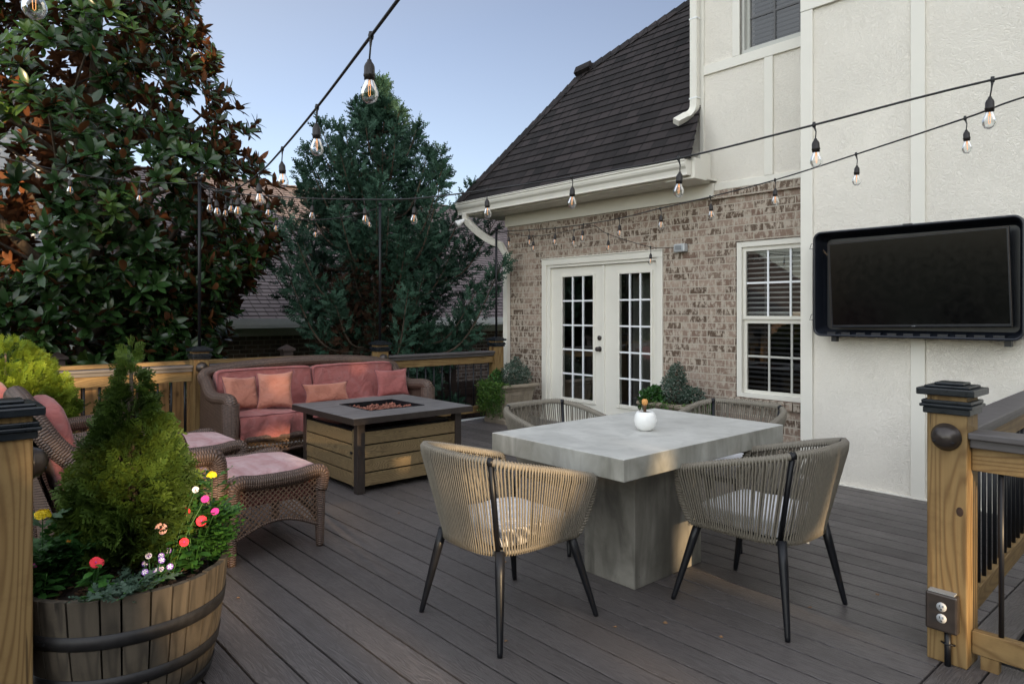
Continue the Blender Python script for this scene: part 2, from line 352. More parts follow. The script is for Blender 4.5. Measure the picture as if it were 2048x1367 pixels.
M['litter'] = m_plain('dry_leaf', (.20, .11, .05), .8)
M['outlet'] = m_plain('outlet_face', (.40, .41, .42), .4)
M['grey'] = m_plain('grey_plastic', (.22, .23, .24), .4)
M['clear'] = m_plain('clear_cover', (.42, .44, .45), .15, spec=.8)
M['darkmuntin'] = m_plain('screened_grid', (.10, .10, .105), .6)
M['siding'] = m_plain('pale_siding', (.58, .58, .60), .6, var=.03)
# ---------------------------------------------------------------- mesh helpers
def vec(v): return Vector(v)
class MB:
    def __init__(s): s.v = []; s.f = []; s.uv = []; s.r = []; s.mi = []; s.sm = []
    def add(s, vs, fs, uvs=None, mi=0, smooth=False, rnd=None):
        b = len(s.v); s.v += [tuple(p) for p in vs]; rr = random.random() if rnd is None else rnd
        s.r += [rr] * len(vs)
        for k, f in enumerate(fs):
            s.f.append([b + i for i in f]); s.uv.append(uvs[k] if uvs else None); s.mi.append(mi); s.sm.append(smooth)
        return s
    def box(s, a, b, mi=0, rnd=None):
        x0, y0, z0 = (min(a[i], b[i]) for i in range(3)); x1, y1, z1 = (max(a[i], b[i]) for i in range(3))
        vs = [(x0,y0,z0),(x1,y0,z0),(x1,y1,z0),(x0,y1,z0),(x0,y0,z1),(x1,y0,z1),(x1,y1,z1),(x0,y1,z1)]
        return s.add(vs, [(3,2,1,0),(4,5,6,7),(0,1,5,4),(1,2,6,5),(2,3,7,6),(3,0,4,7)], mi=mi, rnd=rnd)
    def obox(s, c, size, rot=None, mi=0, rnd=None):
        hx, hy, hz = (q / 2 for q in size); m = rot if rot else Matrix.Identity(3); c = Vector(c)
        vs = [c + m @ Vector(p) for p in [(-hx,-hy,-hz),(hx,-hy,-hz),(hx,hy,-hz),(-hx,hy,-hz),(-hx,-hy,hz),(hx,-hy,hz),(hx,hy,hz),(-hx,hy,hz)]]
        return s.add(vs, [(3,2,1,0),(4,5,6,7),(0,1,5,4),(1,2,6,5),(2,3,7,6),(3,0,4,7)], mi=mi, rnd=rnd)
    def bar(s, p, q, w, t, up=(0, 0, 1), mi=0, rnd=None):
        p, q = Vector(p), Vector(q); d = (q - p).normalized(); u = Vector(up); sd = d.cross(u).normalized(); u = sd.cross(d)
        rot = Matrix((d, sd, u)).transposed()
        return s.obox((p + q) / 2, ((q - p).length, w, t), rot, mi, rnd)
    def tube(s, path, r, seg=8, closed=False, cap=True, mi=0, smooth=True, rnd=None, ell=1.0, up=(0, 0, 1)):
        P = [Vector(p) for p in path]; n = len(P); rs = r if isinstance(r, (list, tuple)) else [r] * n
        vs = []; L = [0]
        for i in range(1, n): L.append(L[-1] + (P[i] - P[i-1]).length)
        if closed: L.append(L[-1] + (P[0] - P[-1]).length)
        prev = None
        for i in range(n):
            a = P[(i - 1) % n] if (closed or i > 0) else P[i]; b = P[(i + 1) % n] if (closed or i < n - 1) else P[i]
            d = (b - a).normalized()
            if prev is None:
                u = Vector(up)
                if abs(d.dot(u)) > .95: u = Vector((1, 0, 0)) if abs(d.x) < .9 else Vector((0, 1, 0))
            else: u = prev
            u = (u - d * d.dot(u)).normalized(); prev = u; w = d.cross(u)
            for k in range(seg):
                t = 2 * PI * k / seg
                vs.append(P[i] + u * (math.cos(t) * rs[i]) + w * (math.sin(t) * rs[i] * ell))
        fs = []; uv = []
        m = n if closed else n - 1; c0 = 2 * PI * (sum(rs) / n)
        for i in range(m):
            j = (i + 1) % n
            for k in range(seg):
                k2 = (k + 1) % seg
                fs.append((i*seg+k, i*seg+k2, j*seg+k2, j*seg+k))
                v0, v1 = c0 * k / seg, c0 * (k + 1) / seg
                uv.append(((L[i], v0), (L[i], v1), (L[i+1], v1), (L[i+1], v0)))
        s.add(vs, fs, uv, mi, smooth, rnd)
        if cap and not closed:
            b = len(s.v) - len(vs)
            for base, rev in ((0, True), ((n-1)*seg, False)):
                f = [b + base + k for k in range(seg)]
                s.f.append(f[::-1] if rev else f); s.uv.append(None); s.mi.append(mi); s.sm.append(False)
        return s
    def lathe(s, prof, c=(0, 0, 0), seg=24, mi=0, smooth=True, rnd=None, rot=None):
        vs = []; fs = []; n = len(prof); c = Vector(c)
        for (r, z) in prof:
            for k in range(seg):
                t = 2 * PI * k / seg; p = Vector((r * math.cos(t), r * math.sin(t), z))
                vs.append(c + (rot @ p if rot else p))
        for i in range(n - 1):
            for k in range(seg):
                k2 = (k + 1) % seg; fs.append((i*seg+k, i*seg+k2, (i+1)*seg+k2, (i+1)*seg+k))
        return s.add(vs, fs, None, mi, smooth, rnd)
    def prism(s, poly, d, mi=0, rnd=None):     # poly: 3D points, d: extrusion vector
        n = len(poly); d = Vector(d); a = [Vector(p) for p in poly]; b = [p + d for p in a]
        return s.add(a + b, [tuple(range(n))[::-1], tuple(range(n, 2*n))] + [(i, (i+1) % n, n + (i+1) % n, n + i) for i in range(n)], mi=mi, rnd=rnd)
    def poly(s, pts, uv=None, mi=0, rnd=None): return s.add(pts, [tuple(range(len(pts)))], [uv] if uv else None, mi, False, rnd)
    def build(s, name, mats, parent=None, bevel=0, fixn=False, loc=None):
        me = bpy.data.meshes.new(name); me.from_pydata(s.v, [], s.f)
        mats = mats if isinstance(mats, (list, tuple)) else [mats]
        for m in mats: me.materials.append(m)
        me.polygons.foreach_set('material_index', s.mi); me.polygons.foreach_set('use_smooth', s.sm)
        at = me.attributes.new('rnd', 'FLOAT', 'POINT'); at.data.foreach_set('value', s.r)
        ul = me.uv_layers.new(name='UVMap'); me.calc_loop_triangles() if False else None
        arr = []
        for p, u in zip(me.polygons, s.uv):
            if u: arr += [c for q in u for c in q]
            else:
                nx, ny, nz = (abs(q) for q in p.normal)
                for vi in p.vertices:
                    x, y, z = s.v[vi]
                    arr += ([x, y] if nz >= nx and nz >= ny else ([y, z] if nx > ny else [x, z]))
        ul.data.foreach_set('uv', arr)
        if fixn:
            bm = bmesh.new(); bm.from_mesh(me); bmesh.ops.recalc_face_normals(bm, faces=bm.faces); bm.to_mesh(me); bm.free()
        me.update()
        o = bpy.data.objects.new(name, me); COL.objects.link(o)
        if parent: o.parent = parent
        if loc: o.location = loc
        if bevel:
            b = o.modifiers.new('bevel', 'BEVEL'); b.width = bevel; b.segments = 2; b.limit_method = 'ANGLE'; b.angle_limit = R(40)
        return o
def tag(o, label=None, cat=None, group=None, kind=None):
    if label: o['label'] = label
    if cat: o['category'] = cat
    if group: o['group'] = group
    if kind: o['kind'] = kind
    return o
def empty(name, loc=(0, 0, 0), label=None, cat=None, group=None, rz=0):
    o = bpy.data.objects.new(name, None); o.empty_display_size = .1; COL.objects.link(o); o.location = loc; o.rotation_euler = (0, 0, rz)
    return tag(o, label, cat, group)
def dup(root, loc, rz=0, label=None, group=None):
    def cp(o, par):
        c = o.copy(); COL.objects.link(c)
        if par: c.parent = par
        for ch in list(o.children): cp(ch, c)
        return c
    r = cp(root, None); r.location = loc; r.rotation_euler = (0, 0, rz)
    if label: r['label'] = label
    if group: r['group'] = group
    return r
def bez(pts, n=8):        # Catmull-Rom through points
    P = [Vector(p) for p in pts]; out = []
    Q = [P[0] * 2 - P[1]] + P + [P[-1] * 2 - P[-2]]
    for i in range(1, len(Q) - 2):
        for k in range(n):
            t = k / n; a, b, c, d = Q[i-1], Q[i], Q[i+1], Q[i+2]
            out.append(.5 * ((2*b) + (c-a)*t + (2*a-5*b+4*c-d)*t*t + (3*b-a-3*c+d)*t*t*t))
    out.append(P[-1]); return out
# scatter a template many times into ONE mesh
def frames(D, roll=None):
    D = D / np.linalg.norm(D, axis=1, keepdims=True); n = len(D)
    u = np.tile(np.array([0, 0, 1.0]), (n, 1)); par = np.abs(D[:, 2]) > .97; u[par] = [1, 0, 0]
    X = np.cross(D, u); X /= np.linalg.norm(X, axis=1, keepdims=True); Z = np.cross(X, D)
    if roll is not None:
        c, s_ = np.cos(roll)[:, None], np.sin(roll)[:, None]; X, Z = X * c + Z * s_, -X * s_ + Z * c
    return np.stack([X, D, Z], axis=2)      # columns: local x,y,z -> y along D
def scatter(name, items, mat, parent=None, smooth=False):
    V = []; F = []; RN = []; off = 0
    for (tv, tf, Mx, T, rn) in items:
        tv = np.asarray(tv, float); tf = np.asarray(tf, int); n = len(T)
        if n == 0: continue
        v = np.einsum('nij,kj->nki', Mx, tv) + T[:, None, :]
        V.append(v.reshape(-1, 3)); F.append((tf[None] + (np.arange(n) * len(tv))[:, None, None] + off).reshape(-1, 3))
        RN.append(np.repeat(rn, len(tv))); off += n * len(tv)
    V = np.concatenate(V); F = np.concatenate(F); RN = np.concatenate(RN)
    me = bpy.data.meshes.new(name); me.vertices.add(len(V)); me.vertices.foreach_set('co', V.ravel())
    me.loops.add(F.size); me.loops.foreach_set('vertex_index', F.ravel().astype(np.int32))
    me.polygons.add(len(F)); me.polygons.foreach_set('loop_start', (np.arange(len(F)) * 3).astype(np.int32))
    me.polygons.foreach_set('loop_total', np.full(len(F), 3, np.int32))
    me.update(calc_edges=True)
    at = me.attributes.new('rnd', 'FLOAT', 'POINT'); at.data.foreach_set('value', RN.astype(np.float32))
    if smooth: me.polygons.foreach_set('use_smooth', np.ones(len(F), bool))
    me.materials.append(mat); o = bpy.data.objects.new(name, me); COL.objects.link(o)
    if parent: o.parent = parent
    return o
def leaf_t(w, l, cup=.15, droop=.1):   # leaf along +Y, upper side +Z
    ys = [0, .3, .62, .85, 1.0]; ws = [.12, .85, 1.0, .6, 0.02]
    v = []; f = []
    for y, q in zip(ys, ws):
        z = -droop * l * y * y; e = cup * w * q
        v += [(-w/2*q, y*l, z+e), (0, y*l, z), (w/2*q, y*l, z+e)]
    for i in range(4):
        a = i*3
        for (p, q, r, s_) in ((a, a+1, a+4, a+3), (a+1, a+2, a+5, a+4)): f += [(p, q, r), (p, r, s_)]
    return np.array(v), np.array(f)
def rosette_t(nl, w, l, seed, t0=35, t1=95):
    r = random.Random(seed); V = []; F = []; off = 0
    for i in range(nl):
        lv, lf = leaf_t(w * r.uniform(.8, 1.15), l * r.uniform(.75, 1.1), .12, r.uniform(.05, .3))
        tilt = R(t0 + (t1 - t0) * (i + .5) / nl + r.uniform(-10, 10)); az = i * 2.399 + r.uniform(-.3, .3)
        # leaf along +Y tilted away from axis (+Y): rotate about X by tilt, upper side facing the axis
        m = Matrix.Rotation(az, 3, 'Y') @ Matrix.Rotation(tilt, 3, 'X') @ Matrix.Rotation(r.uniform(-.5, .5), 3, 'Y')
        m = np.array(m); vv = lv.copy(); vv[:, 2] *= -1; vv[:, 0] *= -1
        # tilt sends +Y towards +Z: the side facing the axis is -Z before the flip above
        V.append((lv * [1, 1, 1]) @ np.array([[1,0,0],[0,1,0],[0,0,-1]]) @ m.T); F.append(lf[:, ::-1] + off); off += len(lv)
    return np.concatenate(V), np.concatenate(F)
def frond_t(l, w, nt, seed, zj=.12, tw=.16, sub=True):        # flat evergreen spray along +Y
    r = random.Random(seed); v = []; f = []
    def blade(p, d, ln, wd):
        p = Vector(p); d = Vector(d).normalized(); sd = d.cross(Vector((0, 0, 1))).normalized() if abs(d.z) < .95 else Vector((1, 0, 0))
        b = len(v); z = Vector((0, 0, wd * .3))
        v.extend([tuple(p - sd * wd * .35), tuple(p + sd * wd * .35), tuple(p + d * ln * .6 + sd * wd * .5 + z), tuple(p + d * ln), tuple(p + d * ln * .6 - sd * wd * .5 + z)])
        f.extend([(b, b+1, b+2), (b, b+2, b+4), (b+4, b+2, b+3)])
    blade((0, 0, 0), (0, 1, 0), l, w * tw * .7)
    for i in range(nt):
        t = .08 + .85 * (i + .5) / nt; s_ = 1 if i % 2 else -1
        ln = w * .62 * (1 - .75 * abs(t - .3)) * (1.15 - t * .65) * r.uniform(.8, 1.15); a = R(r.uniform(35, 55))
        d = Vector((s_ * math.sin(a), math.cos(a), r.uniform(-zj, zj))); p = (0, t * l, r.uniform(-.01, .01) * l)
        blade(p, d, ln, w * tw)
        if sub:
            for q in (.35, .65):
                b2 = a + s_ * 0 + R(r.choice((-38, 38))); d2 = Vector((s_ * math.sin(b2), math.cos(b2), r.uniform(-zj, zj) * 2))
                blade(Vector(p) + d * ln * q, d2, ln * .42, w * tw * .85)
    return np.array(v), np.array(f)
def rr(n, a, b): return rng.uniform(a, b, n)
def rdir(n):
    z = rr(n, -1, 1); t = rr(n, 0, 2 * PI); s_ = np.sqrt(1 - z * z)
    return np.stack([s_ * np.cos(t), s_ * np.sin(t), z], 1)

# ---------------------------------------------------------------- setting: ground, deck
g = MB(); 
g.poly([(-300, -300, -1.6), (300, -300, -1.6), (300, 300, -1.6), (-300, 300, -1.6)])
tag(g.build('ground', M['grass']), kind='structure')
DX0, DX1 = -7.06, -.925
d = MB(); pitch = .148; y = -3.161; k = 0
while y < 6.3 - .01:
    y1 = min(y + pitch - .010, 6.29)
    if y < 5.66 or True:
        x1 = DX1 if y < 5.5 else DX1
        rv = random.random()
        d.add([(DX0, y, -.025), (x1, y, -.025), (x1, y1, -.025), (DX0, y1, -.025), (DX0, y, 0), (x1, y, 0), (x1, y1, 0), (DX0, y1, 0)],
              [(3,2,1,0),(4,5,6,7),(0,1,5,4),(1,2,6,5),(2,3,7,6),(3,0,4,7)], rnd=rv)
    y += pitch
# boards laid the other way at the stair side (uv swapped so the grain follows them)
x = DX1 + .008
while x < 1.6:
    x1 = x + .140; ya, yb = (-3.2, 5.66) if x1 < -.70 else (-3.2, 3.26)
    vs = [(x, ya, -.025), (x1, ya, -.025), (x1, yb, -.025), (x, yb, -.025), (x, ya, 0), (x1, ya, 0), (x1, yb, 0), (x, yb, 0)]
    fs = [(3,2,1,0),(4,5,6,7),(0,1,5,4),(1,2,6,5),(2,3,7,6),(3,0,4,7)]
    d.add(vs, fs, [[(vs[i][1], vs[i][0]) if q < 2 else (vs[i][1], vs[i][2]) for i in f] for q, f in enumerate(fs)])
    x += pitch
tag(d.build('deck', M['deck'], bevel=.003), kind='structure')
e = MB(); e.box((DX0 - .02, -3.2, -.30), (DX0 - .001, 6.29, -.002)); e.box((DX0 - .05, -3.2, -.012), (DX0 + .015, 6.28, .012))
tag(e.build('deck_edge', M['white']), kind='structure')
u = MB(); u.box((DX0, -3.1, -.06), (DX1, 6.29, -.045)); u.box((DX1, -3.1, -.06), (1.6, 3.2, -.045)); u.box((DX1, 3.2, -.06), (-.72, 5.6, -.045))
tag(u.build('deck_underside', M['black']), kind='structure')
st = empty('deck_stairs', (-.72, 3.3, -.17), 'grey composite steps going down behind the near right railing', 'stairs')
for i in range(5):
    t = MB(); z = -.02 - .17 * i - .15 ; x0 = .02 + i * .30
    t.box((x0, .0, z - .03 + .17), (x0 + .30, 2.2, z + .17)); t.build('tread', M['rail_cap'], st, bevel=.004)
    t = MB(); t.box((x0 + .27, .01, z - .17 + .03 + .14), (x0 + .285, 2.19, z + .137)) ; t.box((x0+.262, .01, z - .03), (x0 + .29, 2.19, z + .135)); t.build('riser', M['wood_y'], st)

# ---------------------------------------------------------------- railing posts and rails
def make_post(h, dome=None, capw=.10, name_label='', group='wooden deck posts', wide=.142, sku=0):
    t = empty('deck_post', (0, 0, 0), name_label, 'post', group)
    b = MB(); w = wide / 2; b.box((-w, -w, 0), (w, w, h)); b.build('post', M['wood_z'], t, bevel=.005)
    c = MB(); zc = h - .075
    # collar moulding then a stepped, rounded cap
    for (a, z0, z1) in ((.012, zc - .005, zc + .02), (.022, zc + .021, zc + .034), (.016, zc + .035, zc + .05)): c.box((-w - a, -w - a, z0), (w + a, w + a, z1))
    c.build('collar', M['blackcap'], t, bevel=.004)
    c = MB(); q = capw
    c.box((-q, -q, zc + .07), (q, q, zc + .098)); c.box((-q + .022, -q + .022, zc + .0985), (q - .022, q - .022, zc + .108)); c.box((-q + .05, -q + .05, zc + .1085), (q - .05, q - .05, zc + .119))
    c.build('cap', M['blackcap'], t, bevel=.008)
    if dome:
        ax, dz = dome; rot = {'+x': Matrix.Rotation(R(90), 3, 'Y'), '-y': Matrix.Rotation(R(90), 3, 'X'), '+y': Matrix.Rotation(R(-90), 3, 'X')}[ax]
        off = rot @ Vector((0, 0, w)); L = MB()
        L.lathe([(.0, 0), (.053, 0), (.055, .006), (.051, .010), (.049, .016), (.043, .03), (.03, .042), (.015, .048), (.0001, .05)], Vector((0, 0, dz)) + off, 28, rot=rot)
        o = L.build('dome_light', M['bronze'], t)
        L = MB(); c0 = Vector((0, 0, dz)) + rot @ Vector((0, 0, w + .033)); 
        lo = [c0 + Vector((math.cos(a) * .038 if ax != '+x' else .006, math.cos(a) * .038 if ax == '+x' else (-.006 if ax == '-y' else .006), -.018 + .004 * math.sin(a))) for a in [PI * i / 8 for i in range(9)]]
        L.tube(lo, .003, 6); L.build('lens_slot', M['black'], o)
    return t
def baluster_mb(z0, z1): return MB().tube([(0, 0, z0), (0, 0, z1)], .0095, 10)
def rail_section(p, q, label, ztop=.895, zbot=.10, inset=.075, spacing=.118, cap_mat='wood', group='railing sections round the deck', over=0.0):
    p, q = Vector((p[0], p[1], 0)), Vector((q[0], q[1], 0)); L = (q - p).length; a = math.atan2(q.y - p.y, q.x - p.x)
    t = empty('deck_railing', p, label, 'railing', group, rz=a)
    x0, x1 = inset, L - inset
    c = MB(); c.box((x0 - over, -.07, ztop - .026), (x1, .07, ztop)); c.build('cap_rail', M['rail_cap'], t, bevel=.005)
    c = MB(); c.box((x0, -.045, ztop - .062), (x1, .045, ztop - .0275)); c.build('under_rail', M['rail_cap'], t, bevel=.004)
    c = MB(); c.box((x0 + .001, -.02, ztop - .155), (x1 - .001, .02, ztop - .063)); c.build('top_rail', M['wood_x'], t, bevel=.003)
    c = MB(); c.box((x0 + .001, -.02, zbot), (x1 - .001, .02, zbot + .09)); c.build('bottom_rail', M['wood_x'], t, bevel=.003)
    c = MB(); n = max(1, int((x1 - x0) / spacing)); first = None
    for i in range(n):
        xx = x0 + (x1 - x0) * (i + .5) / n
        if first is None: first = baluster_mb(zbot + .09, ztop - .155).build('baluster', M['black'], t, loc=(xx, 0, 0))
        else:
            o = first.copy(); COL.objects.link(o); o.parent = t; o.location = (xx, 0, 0)
    for xx in (x0 + .06, x1 - .06):
        f = MB(); f.box((xx - .03, -.019, 0), (xx + .03, .019, zbot - .001)); f.build('foot_block', M['wood_z'], t)
    return t
RX = -7.0
PY = [0.05, 2.10, 4.10, 5.87]
lab = [('pine deck post at the far end of the left railing behind the golden shrub', None), ('pine deck post with black cap and bronze dome light left of the wicker sofa', ('+x', .87)), ('pine deck post with black cap behind the right end of the sofa', ('+x', .87)), ('pine deck post with black cap beside the brick house corner', None)]
for py, (lb, dm) in zip(PY, lab):
    t = make_post(1.03, dm, capw=.098, name_label=lb); t.location = (RX, py, 0)
seclab = ['left railing section with sunlit pine rail behind the golden shrub', 'railing section hidden behind the wicker sofa back', 'railing section of black balusters between the sofa and the brick house']
for i in range(3):
    rail_section((RX, PY[i]), (RX, PY[i+1]), seclab[i])
# near right post, its rails
t = make_post(1.075, ('-y', .905), capw=.102, name_label='large pine post in the right foreground with dome light, outlet and black cap')
t.location = (-.903, 3.175, 0)
oc = MB(); oc.box((-.066, -.110, .135), (.048, -.0715, .285)); o1 = oc.build('outlet_box', M['bronze'], t, bevel=.008)
for zz in (.19, .235):
    a = MB(); a.lathe([(.0001, 0), (.018, 0), (.018, .003), (.0001, .0035)], (-.006, -.1105, zz), 20, rot=Matrix.Rotation(R(90), 3, 'X')); o2 = a.build('socket_face', M['outlet'], o1)
    a = MB()
    for dx in (-.0065, .0065): a.box((-.006 + dx - .0012, -.1155, zz - .001), (-.006 + dx + .0012, -.1142, zz + .008))
    a.box((-.009, -.1155, zz - .011), (-.003, -.1142, zz - .007)); a.build('slot', M['black'], o1)
a = MB(); a.box((-.055, -.108, .2855), (.037, -.074, .292)); a.build('box_lid', M['grey'], o1)
a = MB(); a.tube([(.008, -.085, .134), (.008, -.085, .0)], .012, 12); a.tube([(-.016, -.078, .085), (.008, -.099, .088), (.032, -.078, .085)], .004, 6); a.build('conduit', M['black'], t)
a = MB(); a.lathe([(.0001, .0012), (.008, .0012), (.013, .0008), (.015, 0)], (.046, -.0711, .615), 14, rot=Matrix.Rotation(R(90), 3, 'X') @ Matrix.Diagonal((.85, 1.25, 1))); a.build('wood_knot', M['knot'], t)
rail_section((-.903, 3.175), (.75, 3.175), 'near right railing section running off the right edge of the photo', ztop=.93, zbot=.052, inset=.072, over=.0, spacing=.185)
rail_section((-.903, 3.175), (-1.02, 5.66), 'railing section running back from the near right post to the white wall', ztop=.932, zbot=.10, inset=.05, spacing=.105)
rail_section((.6, 3.2), (.45, 5.66), 'railing section on the far side of the steps, seen through the near balusters', ztop=.93, zbot=.10, inset=.05, spacing=.105)
# near left post
t = make_post(1.075, ('+y', .905), capw=.102, name_label='weathered pine post in the left foreground with black cap, partly out of frame')
t.location = (-2.745, .222, 0)
# light poles on three posts
for py, h, lb in ((2.10, 2.70, 'thin black light pole on the post left of the sofa'), (4.10, 2.66, 'thin black light pole on the middle railing post'), (5.87, 2.52, 'thin black light pole on the post by the house corner')):
    t = empty('light_pole', (RX, py, 1.074), lb, 'pole', 'string light poles on the railing posts')
    MB().tube([(0, 0, 0), (0, 0, h - 1.074)], .0155, 10).build('shaft', M['black'], t)
    MB().lathe([(.0001, .02), (.018, .018), (.021, .0), (.018, -.02), (.0001, -.02)], (0, 0, h - 1.074), 12).build('finial', M['black'], t)
# fences behind the railing
def picket(y, x, w, z0, z1):
    return MB().box((x - .009, y, z0), (x + .009, y + w, z1))
ft = empty('wooden_fence', (-7.42, 1.0, -1.6), 'tan picket fence boards directly behind the left deck railing', 'fence')
yy = -2.0; 
while yy < 3.35:
    b = MB(); b.box((-.009, yy - 1.0, .9), (.009, yy - 1.0 + .135, 2.46 + random.uniform(-.01, .01))); b.build('picket', M['fence'], ft); yy += .152
b = MB(); b.box((-.05, -3.0, 2.475), (.05, 2.45, 2.51)); b.box((.012, -3.0, 1.3), (.05, 2.45, 1.39)); b.build('fence_rail', M['wood_y'], ft)
ft = empty('dark_fence', (-8.35, 2.5, -1.6), 'dark brown stained board fence behind the deck railing', 'fence')
yy = -4.5
while yy < 6.5:
    b = MB(); b.box((-.01, yy, .03), (.01, yy + .14, 1.95)); b.build('fence_board', M['darkfence'], ft); yy += .15
b = MB(); b.box((.012, -4.5, 1.75), (.05, 6.5, 1.84)); b.build('fence_rail', M['darkfence'], ft)
for yy in (-1.38, 1.05, 3.6):
    b = MB(); b.box((-.06, yy - .06, 0), (.06, yy + .06, 2.52)); pp = b.build('fence_post', M['darkfence'], ft)
    b = MB(); b.box((-.085, yy - .085, 2.521), (.085, yy + .085, 2.545)); b.add([(-.085, yy - .085, 2.546), (.085, yy - .085, 2.546), (.085, yy + .085, 2.546), (-.085, yy + .085, 2.546), (0, yy, 2.60)], [(0,1,4),(1,2,4),(2,3,4),(3,0,4)]); b.build('post_cap', M['darkfence'], pp)
# ---------------------------------------------------------------- the brick house
BY, WY = 6.3, 5.68
H = empty('brick_house', (-5, 6.3, 0), 'tan brick and cream stucco house with french doors behind the deck', 'house')
def hp(mb, name, mat, par=H, bevel=0, **k):
    o = mb.build(name, mat, par, bevel=bevel, **k)
    if par is H: o.location = (5, -6.3, 0)
    return o
HX0 = -7.27
# brick front wall around the door and the window openings, then the side wall
DXa, DXb, DZ = -6.53, -4.63, 2.075
WXa, WXb, WZa, WZb = -3.72, -2.84, .55, 2.12
b = MB(); y0, y1 = BY, BY + .2
b.box((HX0, y0, -1.6), (DXa, y1, 2.66)); b.box((DXa, y0, DZ), (DXb, y1, 2.66)); b.box((DXb, y0, -1.6), (WXa, y1, 2.66)); b.box((DXa, y0, -1.6), (DXb, y1, -.03))
b.box((WXa, y0, -1.6), (WXb, y1, WZa - .09)); b.box((WXa, y0, WZb), (WXb, y1, 2.66)); b.box((WXb, y0, -1.6), (-2.3, y1, 2.66))
b.box((HX0, y1, -1.6), (HX0 + .2, 14, 2.66))
hp(b, 'brick_wall', M['brick'])
b = MB(); xx = -4.02
while xx < -2.6: b.box((xx, BY - .035, 2.575), (xx + .068, BY - .001, 2.665)); xx += .077
b.box((-4.02, BY - .03, 2.576), (-2.72, BY - .002, 2.66))
xx = WXa - .06; b2_ = MB()
while xx < -2.75: b2_.box((xx, BY - .045, WZa - .088), (xx + .066, BY + .15, WZa - .004)); xx += .076
hp(b, 'brick_ledge', M['brick'], bevel=.006); hp(b2_, 'brick_sill', M['brick'], bevel=.006)
# upper stucco storey (flush with the brick) and the projecting stucco bay
b = MB(); UX0 = -4.13
b.box((-4.6, BY + .01, 2.667), (UX0, y1, 3.55)); b.box((UX0, BY - .004, 2.667), (-3.735, y1, 6.6)); b.box((-3.735, BY - .004, 2.667), (-2.3, y1, 3.99)); b.box((-3.735, BY-.004, 5.4), (-2.3, y1, 6.6)); b.box((UX0, y1, 2.667), (UX0 + .2, 14, 6.6))
hp(b, 'stucco_wall', M['stucco'])
b = MB(); b.box((-2.72, WY, -.02), (3.2, WY + .15, 6.6)); b.box((-2.72, WY + .15, -.02), (-2.57, BY - .05, 6.6)); b.box((3.05, WY + .15, -1.6), (3.2, 14, 6.6))
hp(b, 'stucco_bay', M['stucco'])
b = MB(); f = WY - .022
b.box((-2.735, f, .012), (-2.633, WY - .001, 3.94)); b.box((-2.735, f - .003, 3.942), (3.2, WY - .001, 4.06)); b.box((-2.735, f, 4.062), (-2.633, WY - .001, 6.6))
for xa in (-1.885, .55): b.box((xa, f, .012), (xa + .097, WY - .001, 3.94)); b.box((xa, f, 4.062), (xa + .097, WY - .001, 6.6))
b.box((-2.74, WY - .03, .0), (-1.0, WY - .002, .012)); b.box((-2.737, WY, .012), (-2.722, WY + .08, 6.6))
f = BY - .024
b.box((UX0 + .001, f, 2.668), (-2.73, BY - .005, 2.74)); b.box((UX0 + .001, f, 2.742), (UX0 + .05, BY - .005, 6.5))
b.box((UX0 + .051, f - .002, 3.90), (-2.73, BY - .005, 4.0)); b.box((-3.40, f, 2.742), (-3.31, BY - .005, 3.898)); b.box((-3.745, f, 4.002), (-3.665, BY - .005, 5.5))
hp(b, 'trim_board', M['trim'], bevel=.003)
# interior darkness
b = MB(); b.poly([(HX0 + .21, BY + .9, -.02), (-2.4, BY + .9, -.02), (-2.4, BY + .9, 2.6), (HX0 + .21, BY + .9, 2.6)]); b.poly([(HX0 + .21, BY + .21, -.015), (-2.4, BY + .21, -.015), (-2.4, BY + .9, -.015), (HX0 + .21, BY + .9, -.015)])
b.poly([(-3.9, BY + .7, 3.9), (-2.4, BY + .7, 3.9), (-2.4, BY + .7, 5.6), (-3.9, BY + .7, 5.6)]); hp(b, 'interior_wall', M['room'])
